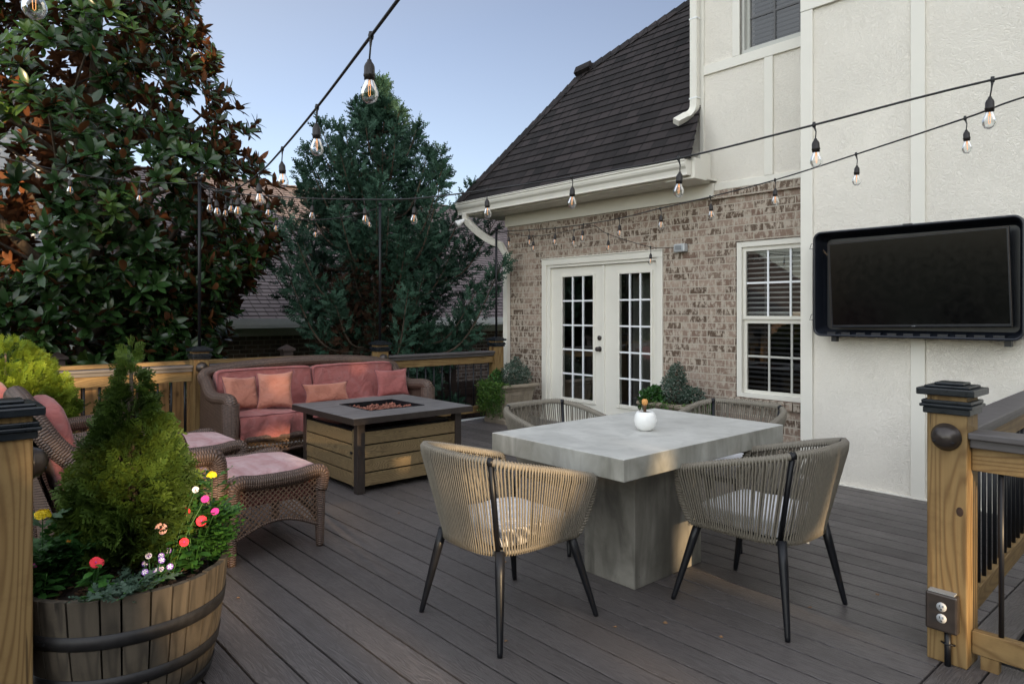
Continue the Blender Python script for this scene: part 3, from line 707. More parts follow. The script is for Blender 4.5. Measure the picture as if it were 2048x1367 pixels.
# windows: frame, sashes with muntins, glass, blinds
def window(x0, x1, z0, z1, zm, rows_up, rows_lo, dark, cols=3, fr=.055, mat='trim', blind_gap=.05, lo_mat=None, tilt=20):
    w = MB(); ya, yb = BY + .03, BY + .10
    w.box((x0, ya - .02, z0), (x0 + fr, yb, z1)); w.box((x1 - fr, ya - .02, z0), (x1, yb, z1)); w.box((x0 + fr, ya - .018, z1 - fr), (x1 - fr, yb, z1)); w.box((x0 + fr, ya - .03, z0), (x1 - fr, yb, z0 + .04))
    o = hp(w, 'window', M[mat], bevel=.003)
    for (za, zb, rows, yo, nm) in ((zm, z1 - fr, rows_up, 0.0, 'sash'), (z0 + .04, zm, rows_lo, .022, 'sash')):
        if zb - za < .05: continue
        s_ = MB(); xa, xb = x0 + fr + .001, x1 - fr - .001; ys = BY + .045 + yo - .01; q = .032
        s_.box((xa, ys, za), (xa + q, ys + .025, zb)); s_.box((xb - q, ys, za), (xb, ys + .025, zb)); s_.box((xa + q, ys + .001, za), (xb - q, ys + .024, za + q)); s_.box((xa + q, ys + .001, zb - q - .01), (xb - q, ys + .024, zb))
        so_ = s_.build(nm, M[mat], o)
        mm = MB()
        for i in range(1, cols): xc = xa + q + (xb - xa - 2*q) * i / cols; mm.box((xc - .010, ys + .012, za + q), (xc + .010, ys + .021, zb - q))
        for i in range(1, rows): zc = za + q + (zb - za - 2*q) * i / rows; mm.box((xa + q, ys + .013, zc - .010), (xb - q, ys + .020, zc + .010))
        mm.build('muntin', M['muntin'] if (mat == 'trim' and za >= zm) else M['darkmuntin' if dark == 2 else 'greytrim'], o)
        gl = MB(); gl.poly([(xa + q - .005, ys + .0225, za + q - .005), (xb - q + .005, ys + .0225, za + q - .005), (xb - q + .005, ys + .0225, zb - q + .005), (xa + q - .005, ys + .0225, zb - q + .005)]); gl.build('pane', M['glassdark' if (dark == 2 or (dark == 1 and za < zm)) else 'glass'], o)
    bl = MB(); z = z0 + .05; rot = Matrix.Rotation(R(tilt), 3, 'X')
    while z < z1 - .07: bl.obox(((x0 + x1) / 2, BY + .125, z), (x1 - x0 - .12, .046, .0025), rot); z += blind_gap
    for xc in (x0 + .25, x1 - .25): bl.box((xc - .0015, BY + .118, z0 + .05), (xc + .0015, BY + .121, z1 - .06))
    bl.box((x0 + .06, BY + .105, z1 - .11), (x1 - .06, BY + .15, z1 - .056)); bl.build('blind', M['blind'], o)
    return o
window(WXa + .005, WXb - .005, WZa, WZb - .005, 1.335, 2, 2, 1)
window(-3.66, -2.76, 4.002, 5.4, 4.7, 2, 2, 2, mat='greytrim', fr=.03, tilt=55, blind_gap=.045)
# french doors
D = MB(); cx0, cx1 = DXa - .02, DXb + .02
D.box((cx0, BY - .022, 0), (DXa + .06, BY + .06, 2.02)); D.box((DXb - .06, BY - .022, 0), (cx1, BY + .06, 2.02)); D.box((cx0, BY - .024, 2.021), (cx1, BY + .06, 2.095)); D.box((cx0 - .008, BY - .034, 2.0955), (cx1 + .008, BY + .06, 2.11))
D.box((DXa + .061, BY - .004, 0), (DXa + .115, BY + .12, 1.985)); D.box((DXb - .083, BY - .004, 0), (DXb - .061, BY + .12, 1.985)); D.box((DXa + .061, BY - .006, 1.986), (DXb - .061, BY + .12, 2.02)); D.box((cx0, BY - .06, -.02), (cx1, BY + .12, .018))
dz = hp(D, 'door_frame', M['door_paint'], bevel=.003)
def leaf(x0, x1, gx0, gx1, knob):
    zt, g0, g1 = 1.982, .31, 1.86; ya, yb = BY + .03, BY + .07
    L = MB(); L.box((x0, ya, .02), (gx0, yb, zt)); L.box((gx1, ya, .02), (x1, yb, zt)); L.box((gx0, ya, g1), (gx1, yb, zt)); L.box((gx0, ya, .02), (gx1, yb, g0))
    o = hp(L, 'door', M['door_paint'])
    r_ = .028; T = MB()
    for (a, b2) in (((gx0 - r_, g0 - r_), (gx0 + .004, g1 + r_)), ((gx1 - .004, g0 - r_), (gx1 + r_, g1 + r_))): T.box((a[0], ya - .014, a[1]), (b2[0], ya - .001, b2[1]))
    T.box((gx0 + .0045, ya - .0135, g0 - r_), (gx1 - .0045, ya - .001, g0 + .002)); T.box((gx0 + .0045, ya - .0135, g1 - .002), (gx1 - .0045, ya - .001, g1 + r_)); T.box((gx0 - r_ - .012, ya - .02, g0 - r_ - .012), (gx1 + r_ + .012, ya - .002, g0 - r_ - .001))
    T.build('glazing_trim', M['door_paint'], o, bevel=.004)
    m = MB()
    for i in (1, 2): xc = gx0 + (gx1 - gx0) * i / 3; m.box((xc - .011, ya - .004, g0), (xc + .011, ya + .006, g1))
    for i in range(1, 5): zc = g0 + (g1 - g0) * i / 5; m.box((gx0, ya - .003, zc - .010), (gx1, ya + .005, zc + .010))
    m.build('muntin', M['muntin'], o)
    gl = MB(); gl.poly([(gx0, ya + .008, g0), (gx1, ya + .008, g0), (gx1, ya + .008, g1), (gx0, ya + .008, g1)]); gl.build('pane', M['doorglass'], o)
    if knob:
        rt = Matrix.Rotation(R(90), 3, 'X')
        for nm_, zz, pr in (('door_knob', .955, [(.0001, 0), (.032, 0), (.032, .006), (.012, .012), (.012, .03), (.024, .036), (.029, .048), (.024, .062), (.0001, .068)]), ('deadbolt', 1.09, [(.0001, 0), (.03, 0), (.03, .012), (.022, .022), (.0001, .025)])):
            k = MB(); k.lathe(pr, (knob, ya - .0005, zz), 20, rot=rt); k.build(nm_, M['bronze'], o)
leaf(-6.414, -5.508, -6.21, -5.675, -5.575); leaf(-5.50, -4.714, -5.264, -4.80, None)
k = MB(); k.box((-5.530, BY + .012, .02), (-5.488, BY + .029, 1.982)); hp(k, 'astragal', M['door_paint'], bevel=.004)
c = MB()
for x0, x1 in ((-5.86, -5.60), (-5.28, -4.95)):
    n = 26; pts = [(x0 + (x1 - x0) * i / n, BY + .30 + .02 * math.sin(i * 1.9)) for i in range(n + 1)]
    for i in range(n): c.poly([(pts[i][0], pts[i][1], .02), (pts[i+1][0], pts[i+1][1], .02), (pts[i+1][0], pts[i+1][1], 1.95), (pts[i][0], pts[i][1], 1.95)])
hp(c, 'curtain', M['curtain'])
# roof: sawtooth courses of shingles on the steep front slope
def course_roof(e0, e1, up, t0f, t1f, nmax, step=.135, lift=.008):
    """e0,e1 eave ends; up = unit slope vector; t0f/t1f(s): x start/end at slope distance s"""
    m = MB(); e0 = Vector(e0); ax = (Vector(e1) - e0).normalized(); up = Vector(up).normalized(); nrm = ax.cross(up).normalized()
    for i in range(nmax):
        s0, s1 = i * step, (i + 1) * step + .02
        a0, a1 = t0f(s0), t1f(s0); b0, b1 = t0f(s1), t1f(s1)
        if a1 - a0 < .02: break
        lo = nrm * (lift + .006)
        p = [e0 + ax * a0 + up * s0 + lo, e0 + ax * a1 + up * s0 + lo, e0 + ax * b1 + up * s1 + nrm * .002, e0 + ax * b0 + up * s1 + nrm * .002]
        m.add(p, [(0, 1, 2, 3)], [[(a0 , s0 + .001), (a1, s0 + .001), (b1, s1 - .021), (b0, s1 - .021)]])
        q = [p[0], p[1], p[1] - lo * .9, p[0] - lo * .9]; m.add(q, [(3, 2, 1, 0)], [[(a0, s0), (a1, s0), (a1, s0 + .004), (a0, s0 + .004)]])
    return m
tt = 1.35; EY, EZ = 5.80, 2.93; cs = math.hypot(1, tt)
E1x, E2x = -7.75, -3.93
H1 = (-6.63, 7.19); H2 = (-5.16, 7.69)
def left_edge(s):
    y = EY + s / cs
    if y <= H1[0 + 1]: t = (y - EY) / (H1[1] - EY); x = E1x + (H1[0] - E1x) * (t ** 1.0)
    else: x = H1[0] + (y - H1[1]) * (H2[0] - H1[0]) / (H2[1] - H1[1])
    return x - E1x
def right_edge(s):
    y = EY + s / cs
    return (E2x + .02 - .21 * min(1, (y - EY) / .5)) - E1x if y < 6.3 else (-4.11 - E1x)
rf = course_roof((E1x, EY, EZ), (E2x, EY, EZ), (0, 1, tt), left_edge, right_edge, 34)
ro = hp(rf, 'roof', M['shingle'])
def P(x, y): return Vector((x, y, EZ + tt * (y - EY)))
hip = MB(); a, b2, c2 = P(E1x, EY), P(*H1), P(-3.9, 8.12); n0 = Vector((0, -tt, 1)).normalized()
for (p, q) in ((a, b2), (b2, c2)):
    dd = q - p; nseg = int(dd.length / .14)
    for i in range(nseg): hip.bar(p + dd * i / nseg + n0 * .010, p + dd * (i + 1.2) / nseg + n0 * .022, .17, .012, up=n0)
hip.bar(b2 - Vector((.12, .03, -.03)) + n0 * .02, b2 + (c2 - b2).normalized() * .14 + n0 * .05, .15, .06, up=n0)
hip.build('ridge_cap', M['shingle'], ro)
sk = MB(); o_ = Vector((0, 0, -.02))
sk.poly([a + o_, b2 + o_, Vector((b2.x, 14, b2.z - .02)), Vector((E1x, 14, EZ))]); sk.poly([b2 + o_, c2 + o_, Vector((c2.x, 14, b2.z - .3)), Vector((b2.x, 14, b2.z - .02))]); sk.build('roof_side', M['shingle'], ro)
# eave: soffit, frieze, gutter, fascia return, downspouts
b = MB(); b.box((E1x + .05, EY + .10, 2.765), (E2x + .0, BY + .0, 2.785)); b.box((HX0 - .02, BY - .028, 2.60), (UX0 + .08, BY - .001, 2.764)); b.box((E1x + .04, EY + .075, 2.76), (E2x + .0, EY + .098, 2.93)); b.box((E1x + .04, EY + .1, 2.76), (E1x + .06, 13, 2.93)); b.box((E1x+.06, BY, 2.765), (HX0, 13, 2.785))
b.box((E2x - .33, EY + .06, 2.745), (E2x + .015, 6.08, 2.758)); b.box((E2x - .33, 6.081, 2.745), (E2x - .06, BY - .03, 2.758)); b.box((E2x - .02, EY + .07, 2.759), (E2x + .012, 6.08, 2.95)); b.box((E2x - .09, 6.081, 2.759), (E2x - .06, BY - .03, 3.05)); b.box((E2x - .33, BY - .055, 2.60), (E2x - .02, BY - .029, 2.745))
xx = E1x + .2
while xx < E2x - .1: b.box((xx, EY + .11, 2.7615), (xx + .006, BY - .03, 2.7648)); xx += .2
hp(b, 'eave_trim', M['trim'])
prof = [(.075, 2.925), (-.052, 2.925), (-.052, 2.912), (-.040, 2.905), (-.040, 2.885), (-.030, 2.86), (-.006, 2.835), (.003, 2.80), (.003, 2.775), (.075, 2.775)]
gm = MB(); gm.prism([(E1x - .01, EY + p[0] - .003, p[1]) for p in prof], (E2x - E1x - .02, 0, 0)); gm.box((E1x - .014, EY - .06, 2.93), (E2x - .03, EY - .048, 2.937)); hp(gm, 'gutter', M['trim'], fixn=True)
def spout(path, w=.075, d=.055, mat='white', name='downspout', rib=True, par=H):
    s_ = MB(); pts = [Vector(p) for p in path]; prev = None; rings = []
    for i, p in enumerate(pts):
        a_ = pts[max(0, i-1)]; b_ = pts[min(len(pts)-1, i+1)]; dd = (b_ - a_).normalized()
        yv = Vector((0, 1, 0)); xv = dd.cross(yv).normalized(); yv2 = xv.cross(dd)
        rg = []
        N = 10
        for k_ in range(N + 1): rg.append(p + xv * (w * (k_ / N - .5)) - yv2 * (d / 2 + (.004 if (rib and k_ % 2) else 0)) )
        for k_ in range(N + 1): rg.append(p + xv * (w * (.5 - k_ / N)) + yv2 * (d / 2))
        rings.append(rg)
    n = len(rings[0]); vs = [q for r_ in rings for q in r_]; fs = [(i*n+k_, i*n+(k_+1) % n, (i+1)*n+(k_+1) % n, (i+1)*n+k_) for i in range(len(rings)-1) for k_ in range(n)]
    s_.add(vs, fs); s_.add(rings[-1], [tuple(range(n))]); return hp(s_, name, M[mat], par, fixn=True)
spout([(-4.157, 6.23, 6.6), (-4.157, 6.23, 3.60)] + [(-4.157 - .075 * (1 - math.cos(a_)), 6.23 - .13 * (1 - math.cos(a_)), 3.60 - .14 * math.sin(a_)) for a_ in [R(q) for q in (15, 30, 45, 60, 75)]] + [(-4.255, 6.03, 3.40)], .082, .06, 'trim')
b = MB(); b.box((-4.205, 6.195, 4.5), (-4.109, 6.262, 4.515)); b.box((-4.205, 6.195, 3.66), (-4.109, 6.262, 3.675)); hp(b, 'spout_strap', M['white'])
spout([(-7.62, 5.82, 2.80), (-7.62, 5.83, 2.70)] + [(-7.60 + .0 + .34 * t_, 5.85 + .385 * t_, 2.66 - .33 * t_ - .05 * math.sin(PI * t_)) for t_ in (.1, .3, .5, .7, .9)] + [(-7.235, 6.255, 2.20), (-7.235, 6.255, -.4)], .085, .06, 'trim', rib=True)
fl = empty('flood_light', (-7.62, 5.86, 2.74), 'small white twin floodlight under the left end of the gutter', 'light')
b = MB(); b.lathe([(.0001, 0), (.045, 0), (.045, .02), (.0001, .03)], (0, 0, -.03), 16); b.build('base', M['white'], fl)
for s_ in (-1, 1):
    rt = Matrix.Rotation(R(55 * s_), 3, 'X') @ Matrix.Rotation(R(20), 3, 'Y')
    b = MB(); b.lathe([(.0001, -.16), (.05, -.16), (.055, -.145), (.04, -.09), (.028, -.05), (.022, -.02), (.0001, -.015)], (0, .03 * s_, -.03), 18, rot=rt); b.build('lamp_head', M['white'], fl)
# outlet box on the brick, tiny white hook lights over the door
wb = empty('wall_box', (-4.355, 6.30, 2.10), 'clear weatherproof outlet cover on the brick right of the doors', 'outlet box')
b = MB(); b.box((-.07, -.075, -.045), (.07, -.002, .045)); b.build('cover', M['clear'], wb, bevel=.012)
b = MB(); b.box((-.045, -.08, -.02), (.03, -.0755, .025)); b.build('plate', M['grey'], wb)
# ---------------------------------------------------------------- television cabinet and television
tv = empty('tv_cabinet', (-1.85, 5.66, 1.20), 'black plastic weatherproof television enclosure open on the white wall', 'cabinet')
def rrect(x0, x1, z0, z1, r, n=6):
    out = []
    for (cx, cz, a0) in ((x1 - r, z1 - r, 0), (x0 + r, z1 - r, 90), (x0 + r, z0 + r, 180), (x1 - r, z0 + r, 270)):
        for i in range(n + 1): a_ = R(a0 + 90 * i / n); out.append((cx + r * math.cos(a_), cz + r * math.sin(a_)))
    return out
def shell_rings(rs, mb):
    n = len(rs[0]); vs = [q for r_ in rs for q in r_]
    fs = [(i*n+k_, i*n+(k_+1) % n, (i+1)*n+(k_+1) % n, (i+1)*n+k_) for i in range(len(rs)-1) for k_ in range(n)]
    mb.add(vs, fs, smooth=False)
x0, x1, z0, z1 = -.695, .70, .015, .845
def ring(g, y, r): return [(px, y, pz) for px, pz in rrect(x0 + g, x1 - g, z0 + g, z1 - g, max(r, .005))]
c = MB(); shell_rings([ring(.02, 0, .05), ring(0, -.06, .06), ring(0, -.15, .06), ring(-.004, -.155, .064), ring(-.004, -.17, .064), ring(.006, -.172, .055), ring(.012, -.168, .05), ring(.03, -.06, .05), ring(.05, -.03, .04)], c)
c.add(ring(.05, -.03, .04), [tuple(range(28))]); c.build('shell', M['tvbox'], tv, fixn=True)
for i in range(11): c = MB(); c.box((x0 + .10 + i * .112, -.150, z0 + .0135), (x0 + .165 + i * .112, -.075, z0 + .030)); c.build('bottom_rib', M['tvbox'], tv)
c = MB(); c.box((-.03, -.176, z1 - .002), (.03, -.15, z1 + .008)); c.build('top_catch', M['tvbox'], tv)
for xx in (-.555, .60): c = MB(); c.box((xx - .02, -.12, -.03), (xx + .02, -.07, .014)); c.build('foot', M['tvbox'], tv)
for zz in (.14, .72):
    c = MB(); c.tube([(x0 - .002, -.13, zz), (x0 - .05, -.13, zz), (x0 - .05, -.10, zz + .045), (x0 - .002, -.10, zz + .045)], .0025, 6); c.build('latch', M['black'], tv)
t2 = empty('television', (-1.83, 5.615, 1.255), 'large black flat television tilted inside its wall enclosure', 'television')
rot = Matrix.Rotation(R(3.0), 3, 'X') @ Matrix.Rotation(R(-1.2), 3, 'Y')
c = MB(); c.obox((0, -.075, .375), (1.20, .035, .675), rot); c.build('bezel', M['tvbox'], t2, bevel=.006)
c = MB(); c.obox(rot @ Vector((0, -.0195, 0)) + Vector((0, -.075, .380)), (1.175, .002, .640), rot); c.build('screen', M['screen'], t2)
c = MB(); q = Vector((0, -.075, .375))
for i, (dx, wd) in enumerate(((-.012, .004), (-.004, .006), (.006, .008))): c.obox(q + rot @ Vector((dx, -.0195, -.328)), (wd * .8, .002, .007), rot)
c.build('maker_mark', M['grey'], t2)
c = MB(); c.obox(q + rot @ Vector((0, -.0185, .336)), (1.2, .003, .004), rot); c.obox(q + rot @ Vector((-.599, -.0185, 0)), (.004, .003, .67), rot); c.obox(q + rot @ Vector((.599, -.0185, 0)), (.004, .003, .67), rot); c.build('edge_trim', M['bronze'], t2)

# ---------------------------------------------------------------- neighbour houses
N = empty('neighbour_house', (-12, 6, -1.6), 'neighbouring brick house with long grey shingle roof behind the evergreen', 'house')
def npart(mb, name, mat, par, root):
    o = mb.build(name, mat, par); o.location = (-root.location.x, -root.location.y, -root.location.z) if par is root else (0, 0, 0); return o
b = MB(); b.box((-12.3, 2.4, -1.6), (-12, 22, 1.12)); b.box((-20, 2.4, -1.6), (-12.3, 2.7, 1.12)); npart(b, 'wall', M['brick2'], N, N)
b = MB(); b.box((-11.999, 2.38, .99), (-11.96, 22, 1.118)); b.box((-12, 2.2, 1.12), (-11.45, 22, 1.14)); b.box((-11.46, 2.15, 1.12), (-11.44, 22, 1.25)); npart(b, 'eave_board', M['siding'], N, N)
gm = MB(); gm.prism([(-11.35, 2.15, 1.30), (-11.33, 2.15, 1.30), (-11.35, 2.15, 1.20), (-11.37, 2.15, 1.14), (-11.44, 2.15, 1.16), (-11.44, 2.15, 1.28)], (0, 20, 0)); npart(gm, 'gutter', M['white'], N, N)
b = MB(); b.box((-11.995, 12.1, -.5), (-11.95, 13.0, .85)); wf = npart(b, 'window', M['white'], N, N)
b = MB(); b.box((-11.949, 12.2, -.4), (-11.94, 12.9, .75)); b.build('pane', M['screen'], wf)
def yroof(ya, yb, mt, root, ridge_x=-17, ex=-11.40, ez=1.27, pitch=.60, hipa=True):
    up = Vector((-1, 0, pitch)).normalized(); L = (ex - ridge_x) * math.hypot(1, pitch)
    n_ = int(L / .135)
    m = course_roof((ex, ya, ez), (ex, yb, ez), up, (lambda s: 0.0), (lambda s: (yb - ya)), n_)
    o = npart(m, 'roof', M[mt], root, root)
    b = MB(); rz = ez + pitch * (ex - ridge_x)
    b.poly([(ridge_x, ya, rz), (ridge_x, yb, rz), (2 * ridge_x - ex, yb, ez), (2 * ridge_x - ex, ya, ez)])
    yy = ya
    while yy < yb: b.bar((ridge_x, yy, rz + .01), (ridge_x, yy + .22, rz + .03), .26, .02); yy += .2
    b.build('ridge_cap', M[mt], o)
    b = MB(); b.poly([(ex, ya + .15, ez - .05), (2 * ridge_x - ex, ya + .15, ez - .05), (ridge_x, ya + .15, rz - .05)]); npart(b, 'gable', M['siding'], root, root)
    return o
yroof(2.2, 22, 'shingle2', N)
N2 = empty('siding_house', (-13, 0, -1.6), 'pale grey sided house glimpsed through the magnolia leaves', 'house')
b = MB(); b.box((-14, -1.0, -1.6), (-12.8, 1.95, 4.4))
npart(b, 'wall', M['siding'], N2, N2)
b = MB(); zz = -1.5
while zz < 4.3: b.box((-12.799, -1.0, zz), (-12.785, 1.9, zz + .12)); zz += .15
npart(b, 'clapboard', M['siding'], N2, N2)
b = MB(); b.box((-12.795, 1.85, -1.6), (-12.76, 1.97, 4.4)); npart(b, 'corner_board', M['white'], N2, N2)
b = MB(); b.prism([(-12.5, -1.3, 4.4), (-14.3, -1.3, 4.4), (-13.4, -1.3, 5.0)], (0, 3.5, 0)); npart(b, 'roof', M['shingle2'], N2, N2)
N3 = empty('brick_neighbour', (-12.2, -8, -1.6), 'far brick house left of the photo, seen mirrored in the french door panes', 'house')
b = MB(); b.box((-12.5, -16, -1.6), (-12.2, -2.6, 1.4)); npart(b, 'wall', M['brick3'], N3, N3)
b = MB(); b.box((-11.62, -16, 1.30), (-11.50, -2.4, 1.45)); b.box((-12.2, -16, 1.38), (-11.62, -2.4, 1.40)); npart(b, 'gutter', M['white'], N3, N3)
yroof(-16, -2.4, 'shingle2', N3, ex=-11.55, ez=1.45)
# ---------------------------------------------------------------- concrete table
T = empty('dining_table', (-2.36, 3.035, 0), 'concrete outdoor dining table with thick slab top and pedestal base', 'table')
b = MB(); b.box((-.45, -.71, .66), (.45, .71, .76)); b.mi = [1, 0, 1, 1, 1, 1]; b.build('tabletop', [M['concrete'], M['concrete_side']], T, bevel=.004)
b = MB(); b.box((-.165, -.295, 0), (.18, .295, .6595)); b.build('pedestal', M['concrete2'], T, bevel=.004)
pt = empty('candle_pot', (-2.313, 2.998, .76), 'round white textured pot standing on the concrete table', 'pot')
b = MB(); b.lathe([(.0001, .0), (.03, .0), (.042, .008), (.056, .03), (.061, .055), (.058, .08), (.048, .098), (.041, .104), (.039, .101), (.045, .09), (.045, .082), (.0001, .080)], seg=40); b.build('pot', M['potwhite'], pt)
b = MB(); b.lathe([(.0001, .0), (.041, .0), (.041, .012), (.0001, .0125)], (0, 0, .084), 24); b.build('candle', M['black'], pt)
sw = empty('wooden_dipper', (-2.318, 3.0, .845), 'brown stick with a round orange head standing in the white pot', 'stick')
b = MB(); b.lathe([(.0001, .01), (.010, .01), (.008, .03), (.011, .045), (.012, .052), (.0001, .053)], seg=14); b.build('stick', M['brownwood'], sw)
b = MB(); b.lathe([(.0001, .050), (.012, .052), (.0165, .062), (.0165, .076), (.011, .084), (.0001, .085)], seg=14); b.build('head', M['brush'], sw)
# ---------------------------------------------------------------- rope dining chairs
def plan(t, hx, yb, yf, p=3.4):      # t 0..1 from left arm end round the back to the right arm end; local chair faces +Y
    L = yf - 0.0
    a = PI * t
    ex = 2 / p
    cx, sx = math.cos(PI - a), math.sin(PI - a)
    x = hx * math.copysign(abs(cx) ** ex, cx); y = -(-yb) * 0
    y = yb * (abs(sx) ** ex)
    return x, y
def chair_curves(n):
    """matching points on the top rim and the bottom frame"""
    top, bot = [], []
    m = 400
    raw = []
    for i in range(m + 1):
        t = i / m; raw.append(plan(t, 1.0, -1.0, 0))
    def curve(hx, yb, yf, zf):
        pts = [Vector((-hx, yf, 0))]
        pts += [Vector((x * hx, y * (-yb), 0)) for x, y in raw]
        pts += [Vector((hx, yf, 0))]
        L = [0]
        for i in range(1, len(pts)): L.append(L[-1] + (pts[i] - pts[i-1]).length)
        out = []; j = 0
        for k in range(n + 1):
            s_ = L[-1] * k / n
            while j < len(L) - 2 and L[j+1] < s_: j += 1
            f = (s_ - L[j]) / max(1e-9, L[j+1] - L[j]); q = pts[j].lerp(pts[j+1], f); q.z = zf(k / n); out.append(q)
        return out
    def zt(t): u_ = abs(t - .5) * 2; return .655 + .135 * (1 - min(1, max(0, (u_ - .28) / .72)) ** 1.15) if u_ > .28 else .79
    def zb(t): return .385
    top = curve(.325, -.345, .235, zt); bot = curve(.235, -.265, .225, zb)
    return top, bot
def make_chair(label):
    t = empty('rope_chair', (0, 0, 0), label, 'chair', 'rope dining chairs round the concrete table')
    n = 112; top, bot = chair_curves(n)
    # frame: one closed loop of rim, front uprights and lower rail
    def up_front(a, b_): return [a.lerp(b_, k / 5) + Vector((0, .022 * math.sin(PI * k / 5), 0)) for k in range(1, 5)]
    loop = top + up_front(top[-1], bot[-1]) + bot[::-1] + up_front(bot[0], top[0])
    r = [.0165] * len(top) + [.013] * 4 + [.012] * len(bot) + [.013] * 4
    b = MB(); b.tube(loop, r, 8, closed=True); b.build('frame', M['rope'], t)
    # ropes wrapped over the rim and under the lower rail, skipped at the two rear uprights
    b = MB(); skip = set(range(int(n * .335) - 0, int(n * .335) + 2)) | set(range(int(n * .655), int(n * .655) + 2))
    for k in range(1, n):
        if k in skip: continue
        a, c = top[k], bot[k]; out = Vector((a.x, a.y - .0, 0)).normalized()
        tg = (top[k+1] - top[k-1]).normalized() if k < n else Vector((0, 1, 0)); out = tg.cross(Vector((0, 0, 1))).normalized()
        if out.dot(Vector((a.x, a.y + .02, 0))) < 0: out = -out
        jit = random.uniform(-.0015, .0015)
        sg = tg * jit
        pth = [a - out * .016 - Vector((0, 0, .012)), a - out * .010 + Vector((0, 0, .012)), a + out * .004 + Vector((0, 0, .0175)), a + out * .0175 + Vector((0, 0, .002)), a + out * .015 - Vector((0, 0, .03)) + sg, c + out * .013 + Vector((0, 0, .02)) + sg, c + out * .010 - Vector((0, 0, .012)), c - out * .008 - Vector((0, 0, .012))]
        b.tube(pth, .0042, 5, cap=False, rnd=random.random())
        pin = [a - out * .014 - Vector((0, 0, .012)) - sg * 3, c - out * .008 + Vector((0, 0, .012)) + sg * 2]
        if k % 3 == 0: b.tube(pin, .0032, 4, cap=False, rnd=random.random())
    # rope turned round the front uprights
    for (a, c) in ((top[0], bot[0]), (top[-1], bot[-1])):
        for k in range(20):
            q = a.lerp(c, (k + .5) / 20) + Vector((0, .022 * math.sin(PI * (k + .5) / 20), 0))
            b.tube([q + Vector((math.cos(w) * .0165, math.sin(w) * .0165, .002 * math.sin(w))) for w in [2 * PI * z_ / 8 for z_ in range(8)]], .0042, 4, closed=True, rnd=random.random())
    b.build('rope_weave', M['rope'], t)
    for sx in (-1, 1):
        b = MB(); k = int(n * (.34 if sx < 0 else .66)); a, c = top[k], bot[k]
        b.tube([a + Vector((0, 0, .004)), c], .0125, 8); b.tube([a + Vector((-.02 * sx * 0, 0, -.0)) + (top[k+1]-top[k-1]).normalized() * -.012, a + (top[k+1]-top[k-1]).normalized() * .012], .0185, 10); b.build('upright', M['black'], t)
        for sy in (-1, 1):
            b = MB(); tp = Vector((.205 * sx, .195 * sy if sy > 0 else -.225, .395)); ft = Vector((.285 * sx, .292 * sy, .0))
            b.tube([tp, tp.lerp(ft, .25), ft + (tp - ft).normalized() * .02, ft], [.021, .0205, .0125, .011], 14); b.build('leg', M['black'], t)
    b = MB(); b.box((-.215, -.235, .372), (.215, .21, .388)); b.build('seat_pan', M['black'], t)
    cu = cushion('seat_cushion', .425, .43, .085, M['white_cush'], t, (0, -.008, .437)); return t
def cushion(name, w, d_, h, mat, parent, loc, rot=None, p=9, n=14, crown=.012, seed=0):
    """box cushion: superellipse section with soft edges and slightly crowned faces"""
    bm = bmesh.new(); bmesh.ops.create_cube(bm, size=2.0)
    bmesh.ops.subdivide_edges(bm, edges=bm.edges[:], cuts=n, use_grid_fill=True)
    for v in bm.verts:
        x, y, z = v.co; m_ = max(abs(x), abs(y), abs(z)); L = (abs(x)**p + abs(y)**p + abs(z)**p) ** (1 / p); s_ = m_ / L if L else 1
        x, y, z = x * s_, y * s_, z * s_
        zz = z * h / 2 + math.copysign(crown, z) * (1 - x*x) * (1 - y*y) * (abs(z) > .5)
        v.co = (x * w / 2, y * d_ / 2, zz + .003 * math.sin(9*x + seed) * math.cos(8*y + seed * 2))
    me = bpy.data.meshes.new(name); bm.to_mesh(me); bm.free(); me.materials.append(mat)
    me.polygons.foreach_set('use_smooth', [True] * len(me.polygons))
    at = me.attributes.new('rnd', 'FLOAT', 'POINT'); at.data.foreach_set('value', [.5] * len(me.vertices))
    o = bpy.data.objects.new(name, me); COL.objects.link(o); o.parent = parent; o.location = loc
    if rot: o.rotation_euler = rot
    return o
def pillow(name, w, h, th, mat, loc, rot, label, group='loose pillows on the wicker sofa', pipe='piping', pinch=.15, seed=0):
    """knife-edge pillow in local XZ plane (X width, Z height, Y thickness) standing on its lower edge at loc"""
    root = empty(name, loc, label, 'pillow', group); root.rotation_euler = rot
    n = 22; vs = []; fs = []; r = random.Random(seed)
    def ed(u, v): 
        k = 1 - pinch * (1 - abs(v) ** 2) * abs(u) ** 3; k2 = 1 - pinch * (1 - abs(u) ** 2) * abs(v) ** 3
        return u * w / 2 * k, v * h / 2 * k2 + h / 2
    for side in (1, -1):
        for i in range(n + 1):
            for j in range(n + 1):
                u, v = -1 + 2 * i / n, -1 + 2 * j / n; x, z = ed(u, v)
                t_ = th / 2 * max(0, (1 - u**4)) ** .5 * max(0, (1 - v**4)) ** .5
                t_ *= 1 + .12 * math.sin(5 * u + seed) * math.sin(4 * v + seed * 1.7)
                vs.append((x, -side * t_, z))
    m = (n + 1) ** 2
    for s_ in (0, 1):
        for i in range(n):
            for j in range(n):
                a = s_ * m + i * (n + 1) + j; f = (a, a + n + 1, a + n + 2, a + 1); fs.append(f if s_ == 0 else f[::-1])
    b = MB(); b.add(vs, fs, smooth=True); b.build('cover', mat, root)
    per = [ed(-1 + 2*i/n, -1) for i in range(n)] + [ed(1, -1 + 2*i/n) for i in range(n)] + [ed(1 - 2*i/n, 1) for i in range(n)] + [ed(-1, 1 - 2*i/n) for i in range(n)]
    b = MB(); b.tube([(x, 0, z) for x, z in per], .0045, 6, closed=True, up=(0, 1, 0)); b.build('piping', M[pipe], root)
    return root
cb = make_chair('rope chair at the near left end of the table with sun on its back')
